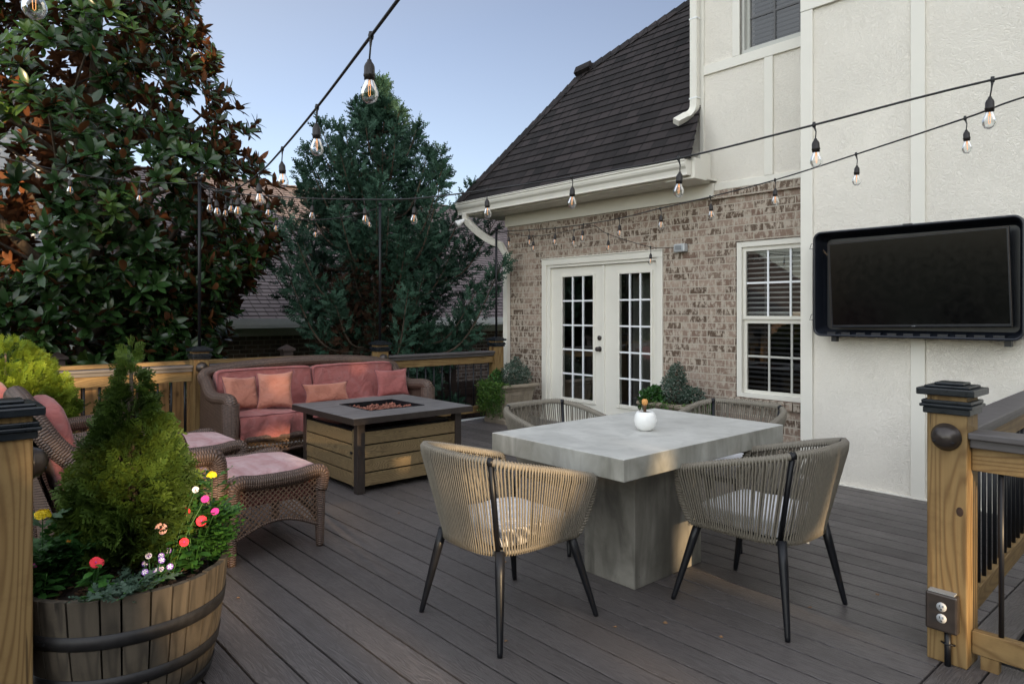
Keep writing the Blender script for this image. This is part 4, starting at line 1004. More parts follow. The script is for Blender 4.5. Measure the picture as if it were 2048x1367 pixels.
cb.location = (-2.40, 2.085, 0)
c2 = dup(cb, (-1.70, 3.085, 0), R(90), 'rope chair at the right front of the table with a white tag under its seat')
c3 = dup(cb, (-3.02, 3.12, 0), R(-90), 'rope chair tucked behind the table on the planter and door side')
c4 = dup(cb, (-2.40, 3.90, 0), R(182), 'rope chair at the far right end of the table below the window')
b = MB(); b.poly([(0, 0, 0), (.0, .035, .004), (.008, .037, -.05), (.014, .0, -.055)]); b.poly([(.004, .002, .0), (.004, .03, .0), (.012, .033, -.04), (.018, .004, -.045)])
tg = b.build('care_tag', M['white'], c2); tg.location = (.02, -.235, .385)
# ---------------------------------------------------------------- fire pit table
F = empty('fire_table', (-5.205, 3.065, 0), 'square fire table with grey top, wood slat sides and lava rock', 'fire table')
hx, hy = .555, .565; q = .265
b = MB(); z0, z1 = .55, .60
b.box((-hx, -hy, z0), (hx, -q, z1)); b.box((-hx, q, z0), (hx, hy, z1)); b.box((-hx, -q, z0), (-q, q, z1)); b.box((q, -q, z0), (hx, q, z1)); 
b.build('tabletop', M['pit_top'], F, bevel=.003)
b = MB(); e_ = .003
b.box((-hx - e_, -hy - e_, z0 - .001), (hx + e_, -hy - .0005, z1 - .003)); b.box((-hx - e_, hy + .0005, z0 - .001), (hx + e_, hy + e_, z1 - .003)); b.box((-hx - e_, -hy, z0 - .001), (-hx - .0005, hy, z1 - .003)); b.box((hx + .0005, -hy, z0 - .001), (hx + e_, hy, z1 - .003))
b.build('edge_band', M['bronze'], F)
b = MB(); b.box((-q, -q, .50), (q, q, .525)); 
for (a, c) in (((-q, -q), (-q + .012, q)), ((q - .012, -q), (q, q)), ((-q + .012, -q), (q - .012, -q + .012)), ((-q + .012, q - .012), (q - .012, q))): b.box((a[0], a[1], .525), (c[0], c[1], .604))
b.build('burner_pan', M['black'], F)
b = MB(); r_ = random.Random(3)
for i in range(330):
    c = Vector((r_.uniform(-q + .03, q - .03), r_.uniform(-q + .03, q - .03), .545 + r_.random() * .035)); s_ = r_.uniform(.010, .021)
    m_ = Matrix.Rotation(r_.random() * 6, 3, (r_.random(), r_.random(), 1)); pts = [c + m_ @ (Vector(p) * s_ * r_.uniform(.7, 1.3)) for p in ((1,0,0),(0,1,0),(-1,0,0),(0,-1,0),(0,0,1),(0,0,-1),)]
    b.add(pts, [(0,1,4),(1,2,4),(2,3,4),(3,0,4),(1,0,5),(2,1,5),(3,2,5),(0,3,5)])
lv = b.build('lava_rock', M['lava'], F); lv['kind'] = 'stuff'
lx, ly = .455, .465; lw = .032
for sx in (-1, 1):
    for sy in (-1, 1): b = MB(); b.box((sx*lx - lw, sy*ly - lw, 0), (sx*lx + lw, sy*ly + lw, .549)); b.build('leg', M['bronze'], F, bevel=.003)
for k in range(4):
    za = .055 + k * .1075; zb_ = za + .096
    for sx in (-1, 1): b = MB(); b.box((sx*lx - .01 + sx*.018, -ly + lw + .001, za), (sx*lx + .006 + sx*.018, ly - lw - .001, zb_)); b.build('slat', M['pit_y'], F, bevel=.002)
    for sy in (-1, 1): b = MB(); b.box((-lx + lw + .001 + (.0), sy*ly - .008 + sy*.018, za), (lx - lw - .035, sy*ly + .008 + sy*.018, zb_)); b.build('slat', M['pit_x'], F, bevel=.002)
b = MB()
for sy in (-1, 1): b.box((lx - lw - .034, sy*ly - .008 + sy*.018, .05), (lx - lw - .001, sy*ly + .008 + sy*.018, .49))
b.build('door_stile', M['pit_y'], F)
b = MB(); b.box((-lx + .03, -ly + .03, .05), (lx - .05, ly - .05, .48)); b.build('tank_box', M['black'], F)
b = MB(); b.box((lx - .085, -ly - .036, .30), (lx - .06, -ly - .027, .318)); b.build('catch', M['black'], F)
# ---------------------------------------------------------------- wicker furniture
def lattice(mb, o_, u, v, W_, zlo, zhi, sp=.032, w=.0075, th=.003):
    """crossed diagonal strips in the panel o_+u*s+v*t, s 0..W_, t between zlo(s) and zhi(s)"""
    o_, u, v = Vector(o_), Vector(u).normalized(), Vector(v).normalized(); nr = u.cross(v)
    zmax = max(zhi(W_ * i / 20) for i in range(21)); zmin = min(zlo(W_ * i / 20) for i in range(21)); Hh = zmax - zmin
    for sg in (1, -1):
        k = -Hh
        while k < W_ + Hh:
            # line s = k + sg' * (t - zmin)
            seg = []; cur = None; N_ = 40
            for i in range(N_ + 1):
                t = zmin + Hh * i / N_; s_ = (k + (t - zmin)) if sg > 0 else (k + Hh - (t - zmin)) - 0
                ok = 0 <= s_ <= W_ and zlo(s_) <= t <= zhi(s_)
                if ok: cur = (cur[0], (s_, t)) if cur else ((s_, t), (s_, t))
                elif cur: seg.append(cur); cur = None
            if cur: seg.append(cur)
            for (a, b_) in seg:
                if abs(b_[1] - a[1]) > .01: mb.bar(o_ + u*a[0] + v*a[1] + nr * .0016 * sg, o_ + u*b_[0] + v*b_[1] + nr * .0016 * sg, w, th, up=nr)
            k += sp
def wleg(x, y, z1, par, r0=.036, r1=.024, nm='leg'):
    return MB().tube([(x, y, 0), (x, y, .02), (x, y, z1 * .5), (x, y, z1)], [r1 * .9, r1, (r0 + r1) / 2, r0], 16).build(nm, M['wicker'], par)
def make_ottoman(label):
    """width along X (sides at +-X carry the rolls), front towards +Y"""
    t = empty('wicker_ottoman', (0, 0, 0), label, 'ottoman', 'wicker ottomans with faded cushions')
    hx, hy = .335, .26
    for sx in (-1, 1):
        for sy in (-1, 1): wleg(sx * hx, sy * hy, .42, t)
        pth = [(sx*hx, -hy, .34), (sx*hx, -hy, .40), (sx*hx, -hy + .012, .432), (sx*hx, -hy + .05, .448), (sx*hx, -.1, .437), (sx*hx, .1, .437), (sx*hx, hy - .05, .452), (sx*hx, hy + .002, .446), (sx*hx, hy + .014, .41), (sx*hx, hy, .34)]
        MB().tube(bez(pth, 6), .043, 16).build('side_roll', M['wicker'], t)
        b = MB(); lattice(b, (sx*(hx + .012), -hy, 0), (0, 1, 0), (0, 0, 1), 2*hy, lambda s_: .13 + .085 * math.sin(PI * s_ / (2*hy)), lambda s_: .415); b.build('lattice', M['strip'], t)
        MB().tube([(sx*(hx + .008), -hy + 2*hy*i/16, .125 + .085 * math.sin(PI*i/16)) for i in range(17)], .011, 8).build('apron', M['wicker'], t)
    for sy in (-1, 1):
        b = MB(); lattice(b, (-hx, sy*(hy + .012), 0), (1, 0, 0), (0, 0, 1), 2*hx, lambda s_: .13 + .085 * math.sin(PI * s_ / (2*hx)), lambda s_: .40); b.build('lattice', M['strip'], t)
        MB().tube([(-hx + 2*hx*i/16, sy*(hy + .008), .125 + .085 * math.sin(PI*i/16)) for i in range(17)], .011, 8).build('apron', M['wicker'], t)
        MB().tube([(-hx, sy*hy, .395), (hx, sy*hy, .395)], .026, 12).build('cross_roll', M['wicker'], t)
    cushion('cushion', 2*hx - .075, 2*hy + .05, .085, M['pinkpale'], t, (0, 0, .435), crown=.022)
    b = MB(); b.box((-hx + .06, -hy - .018, .29), (hx - .06, hy + .018, .40)); b.build('cushion_skirt', M['pink'], t, bevel=.01)
    return t
def make_armchair(label):
    """faces +Y; footprint x +-.40, y -.42..+.42"""
    t = empty('wicker_armchair', (0, 0, 0), label, 'armchair', 'wicker armchairs with red cushions')
    hx = .36
    for sx in (-1, 1):
        wleg(sx*hx, .38, .58, t, .045, .03); wleg(sx*(hx - .03), -.36, .35, t)
        pth = [(sx*hx, .385, .40), (sx*hx, .39, .52), (sx*hx, .378, .598), (sx*hx, .33, .622), (sx*hx, .15, .612), (sx*hx, -.05, .60), (sx*(hx-.005), -.20, .63), (sx*(hx-.03), -.33, .74), (sx*(hx-.07), -.41, .86), (sx*(hx - .17), -.455, .955), (0, -.47, .985)]
        MB().tube(bez(pth, 6), .050, 18).build('arm_roll' , M['wicker'], t)
        b = MB(); lattice(b, (sx*(hx + .01), -.34, 0), (0, 1, 0), (0, 0, 1), .70, lambda s_: .12 + .07 * math.sin(PI * s_ / .70), lambda s_: .60, sp=.036); b.build('lattice', M['strip'], t)
        MB().tube([(sx*(hx + .006), -.34 + .7*i/16, .115 + .07 * math.sin(PI*i/16)) for i in range(17)], .012, 8).build('apron', M['wicker'], t)
    # woven back panel following the arch
    b = MB(); n = 24; vs = []; 
    for i in range(n + 1):
        u_ = -1 + 2 * i / n; top = .975 - .32 * abs(u_) ** 3.2; x = u_ * (hx - .03)
        vs += [(x, -.34 - .02*(1-u_*u_), .15), (x, -.36 - .03*(1-u_*u_), .45), (x, -.42 - .03 * (1-u_*u_), top - .03)]
    fs = []; uv = []
    for i in range(n):
        for j in range(2): f = (i*3+j, (i+1)*3+j, (i+1)*3+j+1, i*3+j+1); fs.append(f); uv.append([(vs[q_][2], vs[q_][0]) for q_ in f])
    b.add(vs, fs, uv); vs2 = [(x, y + .02, z) for x, y, z in vs]; b.add(vs2, [f[::-1] for f in fs], [q_[::-1] for q_ in uv]); b.build('back_panel', M['wicker'], t)
    for sy in (.37,):
        b = MB(); lattice(b, (-hx, sy, 0), (1, 0, 0), (0, 0, 1), 2*hx, lambda s_: .14 + .07 * math.sin(PI * s_ / (2*hx)), lambda s_: .30); b.build('front_lattice', M['strip'], t)
        MB().tube([(-hx, sy, .31), (hx, sy, .31)], .026, 12).build('front_roll', M['wicker'], t)
    cushion('seat_cushion', .62, .66, .13, M['pink'], t, (0, .03, .39), crown=.02)
    cushion('back_cushion', .60, .13, .52, M['pink'], t, (0, -.30, .69), rot=(R(14), 0, 0), crown=.03, p=6)
    return t
ot = make_ottoman('nearest wicker ottoman with faded pink cushion beside the flower barrel'); ot.location = (-4.19, 1.585, 0)
dup(ot, (-5.28, 1.50, 0), 0, 'wicker ottoman farther back, between the near armchair and the sofa')
ac = make_armchair('wicker armchair right behind the barrel evergreen, with sunlit front arm'); ac.location = (-4.21, .86, 0)
dup(ac, (-5.33, .74, 0), 0, 'wicker armchair farther back by the golden shrub')
# sofa: faces +X, local X is depth, local Y is length
SF = empty('wicker_sofa', (-6.5, 3.125, 0), 'long brown wicker sofa with arched back and faded red cushions', 'sofa')
hl = 1.035
pth = [(.40, -hl, .50), (.405, -hl, .58), (.37, -hl, .622), (.25, -hl, .625), (.05, -hl, .612), (-.10, -hl - .01, .64), (-.24, -hl, .72), (-.33, -hl, .795), (-.37, -hl + .12, .835), (-.38, -.6, .868), (-.385, 0, .89), (-.38, .6, .868), (-.37, hl - .12, .825), (-.33, hl + .0, .785), (-.24, hl + .0, .71), (-.10, hl, .64), (.05, hl, .612), (.25, hl, .625), (.37, hl, .622), (.405, hl, .58), (.40, hl, .50)]
MB().tube(bez(pth, 6), .058, 18).build('top_roll', M['wicker'], SF)
for sy in (-1, 1):
    b = MB(); y0 = sy * hl
    b.tube([(.385, y0, .04), (.39, y0, .3), (.395, y0, .60)], [.062, .07, .075], 20, ell=1.0); b.build('arm_post', M['wicker'], SF)
    b = MB(); vs = [(.38, y0 + sy*.045, .13), (-.36, y0 + sy*.03, .13), (-.34, y0 + sy*.03, .76), (-.2, y0 + sy*.035, .66), (-.05, y0 + sy*.04, .61), (.38, y0 + sy*.045, .61)]
    b.add(vs, [tuple(range(6))], [[(v_[2], v_[0]) for v_ in vs]]); b.add([(a, y_ - sy * .05, z_) for a, y_, z_ in vs], [tuple(range(6))], [[(v_[2], v_[0]) for v_ in vs]]); b.build('arm_panel', M['wicker'], SF)
    wleg(-.36, y0, .3, SF)
b = MB(); n = 30; vs = []; fs = []; uv = []
for i in range(n + 1):
    u_ = -1 + 2*i/n; vs += [(-.37, u_ * hl, .12), (-.385, u_ * hl, .885 - .08 * u_**2 - .0)]
for i in range(n): f = (i*2, (i+1)*2, (i+1)*2+1, i*2+1); fs.append(f); uv.append([(vs[q_][2], vs[q_][1]) for q_ in f])
b.add(vs, fs, uv); b.add([(x + .03, y, z) for x, y, z in vs], [f[::-1] for f in fs], [q_[::-1] for q_ in uv]); b.build('back_panel', M['wicker'], SF)
b = MB(); lattice(b, (.36, -hl, 0), (0, 1, 0), (0, 0, 1), 2*hl, lambda s_: .10 + .06 * math.sin(PI * s_ / (2*hl)), lambda s_: .255, sp=.036); b.build('front_lattice', M['strip'], SF)
MB().tube([(.365, -hl, .265), (.365, hl, .265)], .03, 12).build('front_roll', M['wicker'], SF)
MB().tube([(.365, -hl + 2*hl*i/20, .095 + .06 * math.sin(PI*i/20)) for i in range(21)], .016, 10).build('apron', M['wicker'], SF)
for sy in (-1, 1):
    cushion('back_cushion', .15, .955, .40, M['pink'], SF, (-.25, sy * .483, .65), rot=(0, R(-12), 0), crown=.0, p=13, seed=sy)
    MB().tube([(x_, y_, z_) for x_, y_, z_ in [(-.19 - .212 * (zz - .0) * .46, sy * .483 + yy, .645 + zz) for yy, zz in [(-.465, -.18), (-.467, .165), (-.45, .188), (-.2, .197), (.2, .197), (.45, .188), (.467, .165), (.465, -.18)]]], .004, 6).build('piping', M['piping'], SF)
def skirt_cushion():
    b = MB(); n = 80; A = []; 
    for j, (z, x0, x1) in enumerate(((.475, .0, .0), (.468, .02, .02), (.45, .032, .03), (.40, .036, .034), (.33, .032, .038), (.27, .024, .036))):
        for i in range(n + 1):
            u_ = i / n; y = -.955 + 1.91 * u_; fold = (.012 * math.sin(u_ * 34 + j * .35) + .008 * math.sin(u_ * 81 + 1)) * min(1, j / 3)
            A.append((.36 + x0 + fold, y, z + .004 * math.sin(u_ * 22) * (j == 5)))
    fs = []
    for j in range(5):
        for i in range(n): a = j*(n+1) + i; fs.append((a, a+n+1, a+n+2, a+1))
    b.add(A, fs, smooth=True)
    T_ = []
    for j in range(6):
        for i in range(n + 1): u_ = i / n; T_.append((-.30 + .66 * j / 5, -.955 + 1.91 * u_, .475 + .018 * math.sin(PI * j / 5) * (abs(math.sin(PI * u_ * 2)) ** .5) + .004 * math.sin(u_ * 31 + j)*(0<j<5)))
    b.add(T_, [(j*(n+1)+i, (j+1)*(n+1)+i, (j+1)*(n+1)+i+1, j*(n+1)+i+1) for j in range(5) for i in range(n)], smooth=True)
    b.box((-.28, -.95, .27), (.35, .95, .46)); return b.build('seat_cushion', M['pink'], SF)
skirt_cushion()
MB().tube([(.378, -.95 + 1.9 * i / 40, .474 + .003 * math.sin(i * 1.3)) for i in range(41)], .005, 6).build('piping', M['piping'], SF)
# pillows: local X width, Y thickness; rotate so width runs along world Y, leaning back
def sp(name, y, x, z, w, h, th, mat, yaw, lean, label, roll=0, seed=0): 
    o = pillow(name, w, h, th, M[mat], (x, y, z), (R(lean), R(roll), R(90 + yaw)), label, seed=seed); o.rotation_mode = 'XYZ'; return o
sp('throw_pillow', 2.33, -6.45, .485, .36, .34, .12, 'coral', 12, -22, 'coral square pillow leaning in the left corner of the sofa', roll=4, seed=1)
sp('throw_pillow', 2.58, -6.33, .485, .34, .37, .13, 'coral', -30, -20, 'second coral pillow from the left on the sofa, turned towards the arm', roll=-3, seed=2)
sp('lumbar_pillow', 3.16, -6.42, .487, .52, .21, .11, 'coral', 3, -16, 'low narrow pink lumbar pillow in the middle of the sofa', seed=3)
sp('throw_pillow', 3.93, -6.42, .487, .38, .31, .12, 'pink', -8, -16, 'dull pink square pillow at the right end of the sofa', seed=4)
# ---------------------------------------------------------------- trees
def crown_pts(n, prof, c, inner=.25, zs=None):
    """random points in a body of revolution; prof: list (z, r)"""
    zz = np.array([p[0] for p in prof]); rs = np.array([p[1] for p in prof])
    out = []
    while len(out) < n:
        z = rng.uniform(zz[0], zz[-1]); r = np.interp(z, zz, rs)
        if rng.uniform() > r / rs.max(): continue
        a = rng.uniform(0, 2*PI); q = r * (inner + (1 - inner) * math.sqrt(rng.uniform()))
        out.append((c[0] + q * math.cos(a), c[1] + q * math.sin(a), z))
    return np.array(out)
MC = (-9.75, 1.62)
mt = empty('magnolia_tree', (MC[0], MC[1], -1.6), 'large magnolia with glossy dark leaves and rusty undersides', 'tree')
mt_off = np.array([-MC[0], -MC[1], 1.6])
def lim(p, q, r0, r1, bow=.15):
    p, q = Vector(p), Vector(q); m = (p + q) / 2 + Vector((random.uniform(-1, 1), random.uniform(-1, 1), -.6)) * bow
    pts = bez([p, m, q], 6); n = len(pts); return pts, [r0 + (r1 - r0) * i / (n - 1) for i in range(n)]
b = MB(); b.tube([(0, 0, 0), (.02, 0, 1.4), (0, .03, 3.0), (-.05, .06, 4.3), (0, .1, 6.2), (.05, .1, 8.0)], [.19, .155, .14, .11, .07, .02], 14); b.build('trunk', M['bark'], mt)
prof = [(.55, 1.5), (1.0, 1.6), (1.5, 1.75), (2.0, 2.05), (2.4, 2.25), (3.0, 2.2), (3.4, 1.95), (3.9, 1.95), (4.3, 1.45), (4.7, 1.55), (5.2, 1.3), (5.8, 1.25), (6.6, .9), (7.3, .5), (7.8, .15)]
cd = np.array([-math.sin(R(48.7)), math.cos(R(48.7))])
pts = np.concatenate([crown_pts(2700, prof, MC, inner=.30), crown_pts(850, prof[:5], MC, inner=.5)])
rel = pts[:, :2] - np.array(MC); depth = rel @ cd; lat = rel @ np.array([cd[1], -cd[0]])
# hollow towards the deck where the trunk and main limbs show
hol = (np.abs(lat - .0) < .42 + .25 * (pts[:, 2] > 2.6)) & (depth < -.1) & (pts[:, 2] > 1.75) & (pts[:, 2] < 3.35) & (rng.uniform(size=len(pts)) < .9)
hol |= (pts[:, 0] < -11.6) & (pts[:, 2] < 1.2)
# ragged gaps
gz = np.sin(pts[:, 0] * 3.1 + 1) + np.sin(pts[:, 1] * 3.7 + pts[:, 2] * 2.3) + np.sin(pts[:, 2] * 4.1 + pts[:, 0])
hol |= (gz > 1.55) & (rng.uniform(size=len(pts)) < .8)
pts = pts[~hol]; rel = pts[:, :2] - np.array(MC)
rad = np.linalg.norm(rel, axis=1)
dirs = np.concatenate([rel / np.maximum(rad, .1)[:, None] * .8, np.full((len(pts), 1), .75)], 1) + rdir(len(pts)) * .45
its = []; k = len(pts)
for s_ in range(4):
    tv, tf = rosette_t(10, .060, .168, s_ + 20, 20, 92); sel = np.arange(s_, k, 4); sc = rr(len(sel), .8, 1.25)
    Mx = frames(dirs[sel], rr(len(sel), 0, 6.28)) * sc[:, None, None]
    its.append((tv, tf, Mx, pts[sel] + mt_off, np.clip(rng.normal(.36, .2, len(sel)) + (rng.uniform(size=len(sel)) < .05) * .5, 0, 1)))
scatter('crown', its, M['mag'], mt)
b = MB(); random.seed(5)
for i in range(34):
    z = random.uniform(1.6, 6.6); a = random.uniform(0, 2*PI); R_ = np.interp(z - .9, [p[0] for p in prof], [p[1] for p in prof]) * random.uniform(.6, .9)
    P_, rs = lim((0, 0, z), (R_ * math.cos(a), R_ * math.sin(a), z + random.uniform(.5, 1.1)), .055 - z * .004, .008, .25); b.tube(P_, rs, 7)
for a, z0, z1, L in ((200, 3.0, 4.9, 1.6), (40, 3.1, 5.1, 1.2), (-60, 3.2, 4.6, 1.5), (150, 2.9, 3.8, 1.7), (-20, 3.4, 5.3, 1.0), (-80, 2.2, 3.9, 1.8), (35, 2.6, 4.0, 1.3)):
    P_, rs = lim((0, 0, z0), (L * math.cos(R(a)), L * math.sin(R(a)), z1), .075, .025, .12); b.tube(P_, rs, 9)
b.build('branches', M['bark'], mt)
# evergreen behind the rail
EC = (-8.87, 5.16)
ev = empty('evergreen_tree', (EC[0], EC[1], -1.6), 'tall blue-green evergreen with upswept feathery branches behind the railing', 'tree')
b = MB(); b.tube([(0, 0, 0), (.03, 0, 2.2), (0, .02, 4.0), (0, 0, 6.2)], [.13, .11, .06, .012], 12); b.tube([(.06, .05, .6), (.22, .16, 2.4), (.35, .3, 4.2)], [.07, .05, .02], 9); b.build('trunk', M['bark'], ev)
fro = [frond_t(.15, .085, 8, 40 + i, zj=.5, tw=.17, sub=True) for i in range(3)]
P_, D_, Q_ = [], [], []; bm_ = MB(); r_ = random.Random(9)
eprof = [(.3, .7), (1.6, .95), (2.3, 1.05), (2.9, .95), (3.3, 1.35), (3.65, 1.65), (4.0, 1.65), (4.6, 1.4), (5.05, 1.25), (5.4, 1.0), (5.8, .5), (6.2, .16), (6.35, .05)]
nb = 200
for i in range(nb):
    ze = .9 + 5.5 * ((i + r_.random()) / nb) ** .93; a = i * 2.399 + r_.uniform(-.3, .3)
    rt = np.interp(ze, [p[0] for p in eprof], [p[1] for p in eprof]) * r_.choice((.5, .75, .95, 1.1, 1.25))
    if math.cos(a) * -.66 + math.sin(a) * -.751 > .35 and ze < 5.3: rt *= .80
    rise = rt * r_.uniform(.35, .8) * (1.0 if ze > 3.0 else .35) + .1
    tip = Vector((rt * math.cos(a), rt * math.sin(a), ze)); base = Vector((.02, .02, max(.35, ze - rise)))
    if ze < 2.7 and r_.random() < .45: continue
    if ze < 3.1 and math.cos(a) * -.66 + math.sin(a) * -.751 > .2 and r_.random() < .8: continue
    mid = (tip + base) / 2 + Vector((math.cos(a) * .12 * rt, math.sin(a) * .12 * rt, -.28 * rt * (ze > 2.5)))
    path = bez([base, mid, tip], 8); bm_.tube(path, [.022 * (1 - q / len(path)) + .003 for q in range(len(path))], 5, cap=False)
    L = (tip - base).length; nf = int(40 + 52 * L)
    for q in range(nf):
        t_ = .22 + .78 * r_.random() ** .8; j = min(len(path) - 2, int(t_ * (len(path) - 1))); p = path[j].lerp(path[j+1], t_ * (len(path) - 1) - j)
        dr = (path[j+1] - path[j]).normalized(); sw_ = .17 * (1.12 - t_) * min(1.2, L) + .03
        side = Vector((r_.gauss(0, 1), r_.gauss(0, 1), r_.gauss(0, .8))); side -= dr * side.dot(dr); side.normalize()
        pos = p + side * sw_ * r_.random() ** .6
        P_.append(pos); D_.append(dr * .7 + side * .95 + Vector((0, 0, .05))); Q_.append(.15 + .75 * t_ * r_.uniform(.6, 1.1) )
    for q in range(7):
        P_.append(tip - (path[-1] - path[-2]).normalized() * .02 * q); D_.append((path[-1] - path[-2]).normalized() + Vector((r_.gauss(0, .2), r_.gauss(0, .2), .1))); Q_.append(.6)
P_ = np.array(P_); D_ = np.array(D_); Q_ = np.array(Q_)
dead = (np.linalg.norm(P_[:, :2], axis=1) < .62 + .25 * (P_[:, 1] < 0)) & (P_[:, 2] < 3.7) & (rng.uniform(size=len(P_)) < .6)
def batch(idx, name, mat, sc0=.8, sc1=1.35):
    it = []
    for s_ in range(3):
        sel = idx[s_::3]; tv, tf = fro[s_]
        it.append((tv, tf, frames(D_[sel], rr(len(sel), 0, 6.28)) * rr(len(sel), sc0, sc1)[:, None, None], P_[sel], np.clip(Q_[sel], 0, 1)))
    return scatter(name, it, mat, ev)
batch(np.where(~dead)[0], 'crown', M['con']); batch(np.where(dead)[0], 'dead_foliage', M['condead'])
bm_.build('branches', M['bark'], ev)
# low evergreen by the rail (right lower boughs) and the bright bush far left
def leafy(name, label, cat, loc, prof, n, tv, tf, mat, spread=.5, up=.5, sc=(.8, 1.2), inner=.2, trunk=None, group=None):
    t = empty(name, loc, label, cat, group); p = crown_pts(n, prof, (0, 0), inner)
    rd = np.concatenate([p[:, :2] / np.maximum(np.linalg.norm(p[:, :2], axis=1), .02)[:, None], np.full((n, 1), up)], 1) + rdir(n) * spread
    scatter('foliage', [(tv, tf, frames(rd, rr(n, 0, 6.28)) * rr(n, *sc)[:, None, None], p, rng.uniform(0, 1, n))], mat, t)
    if trunk: MB().tube([(0, 0, trunk[0]), (0, 0, trunk[1])], trunk[2], 8).build('trunk', M['bark'], t)
    return t
lt, lf = leaf_t(.07, .13)
leafy('background_shrub', 'yellow green shrub lit behind the magnolia on the far left', 'shrub', (-12.6, -2.6, -1.6), [(.2, 1.2), (2, 1.9), (4.5, 2.0), (5.8, .6)], 7000, lt * 1.5, lf, M['bush'], trunk=(0, 3, .08))
# arborvitae built from fan sprays on upright stems
fa = [frond_t(.13, .12, 9, 60 + i, zj=.18, tw=.085, sub=True) for i in range(4)]
def arborvitae(name, label, loc, prof, n, mat, cat='shrub', lean=.9, scl=(.7, 1.15)):
    t = empty(name, loc, label, cat); p = crown_pts(n, prof, (0, 0), .45); an = np.arctan2(p[:, 1], p[:, 0]); wob = 1 + .13 * np.sin(3 * an + p[:, 2] * 11) + .10 * np.sin(5 * an - p[:, 2] * 23 + 1); p[:, :2] *= wob[:, None]; hs_ = 1.12 - .62 * p[:, 2] / prof[-1][0]; gp = np.sin(7 * an + 31 * p[:, 2]) + np.sin(4 * an - 19 * p[:, 2] + 2) > 1.45; p = p[~gp]; hs_ = hs_[~gp]; n = len(p); rad_ = np.linalg.norm(p[:, :2], axis=1)
    out = np.concatenate([p[:, :2] / np.maximum(rad_, .01)[:, None], np.full((n, 1), lean)], 1) + rdir(n) * .6; it = []
    lump = .5 + .22 * np.sin(p[:, 0] * 23 + p[:, 2] * 9) + .22 * np.sin(p[:, 1] * 21 - p[:, 2] * 12)
    q = np.clip(lump + rng.normal(0, .12, n), 0, 1)
    for s_ in range(4):
        sel = np.arange(s_, n, 4); tv, tf = fa[s_]; it.append((tv, tf, frames(out[sel], rr(len(sel), -1.2, 1.2) + PI/2 * (rng.uniform(size=len(sel)) < .5)) * (rr(len(sel), *scl) * hs_[sel])[:, None, None], p[sel], q[sel]))
    scatter('foliage', it, mat, t)
    b = MB(); b.tube([(0, 0, -.05), (0, 0, prof[-1][0] * .9)], [.022, .006], 8)
    r_ = random.Random(2)
    for i in range(26): z = r_.uniform(prof[0][0], prof[-1][0] * .8); a = r_.uniform(0, 6.28); rq = np.interp(z, [x[0] for x in prof], [x[1] for x in prof]) * .7; b.tube([(0, 0, z * .8), (rq * math.cos(a), rq * math.sin(a), z + .05)], [.008, .003], 5)
    b.build('stems', M['bark'], t); return t
BC = (-2.93, .615); BZ = .445
arborvitae('barrel_evergreen', 'bright green cone shaped arborvitae growing in the whiskey barrel', (BC[0] - .02, BC[1] + .02, BZ - .03), [(.03, .10), (.12, .15), (.24, .175), (.34, .165), (.43, .115), (.50, .10), (.58, .075), (.66, .04), (.74, .018), (.86, .004)], 3000, M['arb'], lean=.55, scl=(.55, .95))
GC = (-6.05, .50)
arborvitae('sunlit_evergreen', 'arborvitae with sunlight put into its golden green at the far left railing', (GC[0], GC[1], .38), [(.02, .30), (.2, .36), (.4, .36), (.55, .31), (.68, .24), (.78, .12), (.82, .02)], 3400, M['arb_sunlit'], lean=1.1, scl=(.7, 1.1))
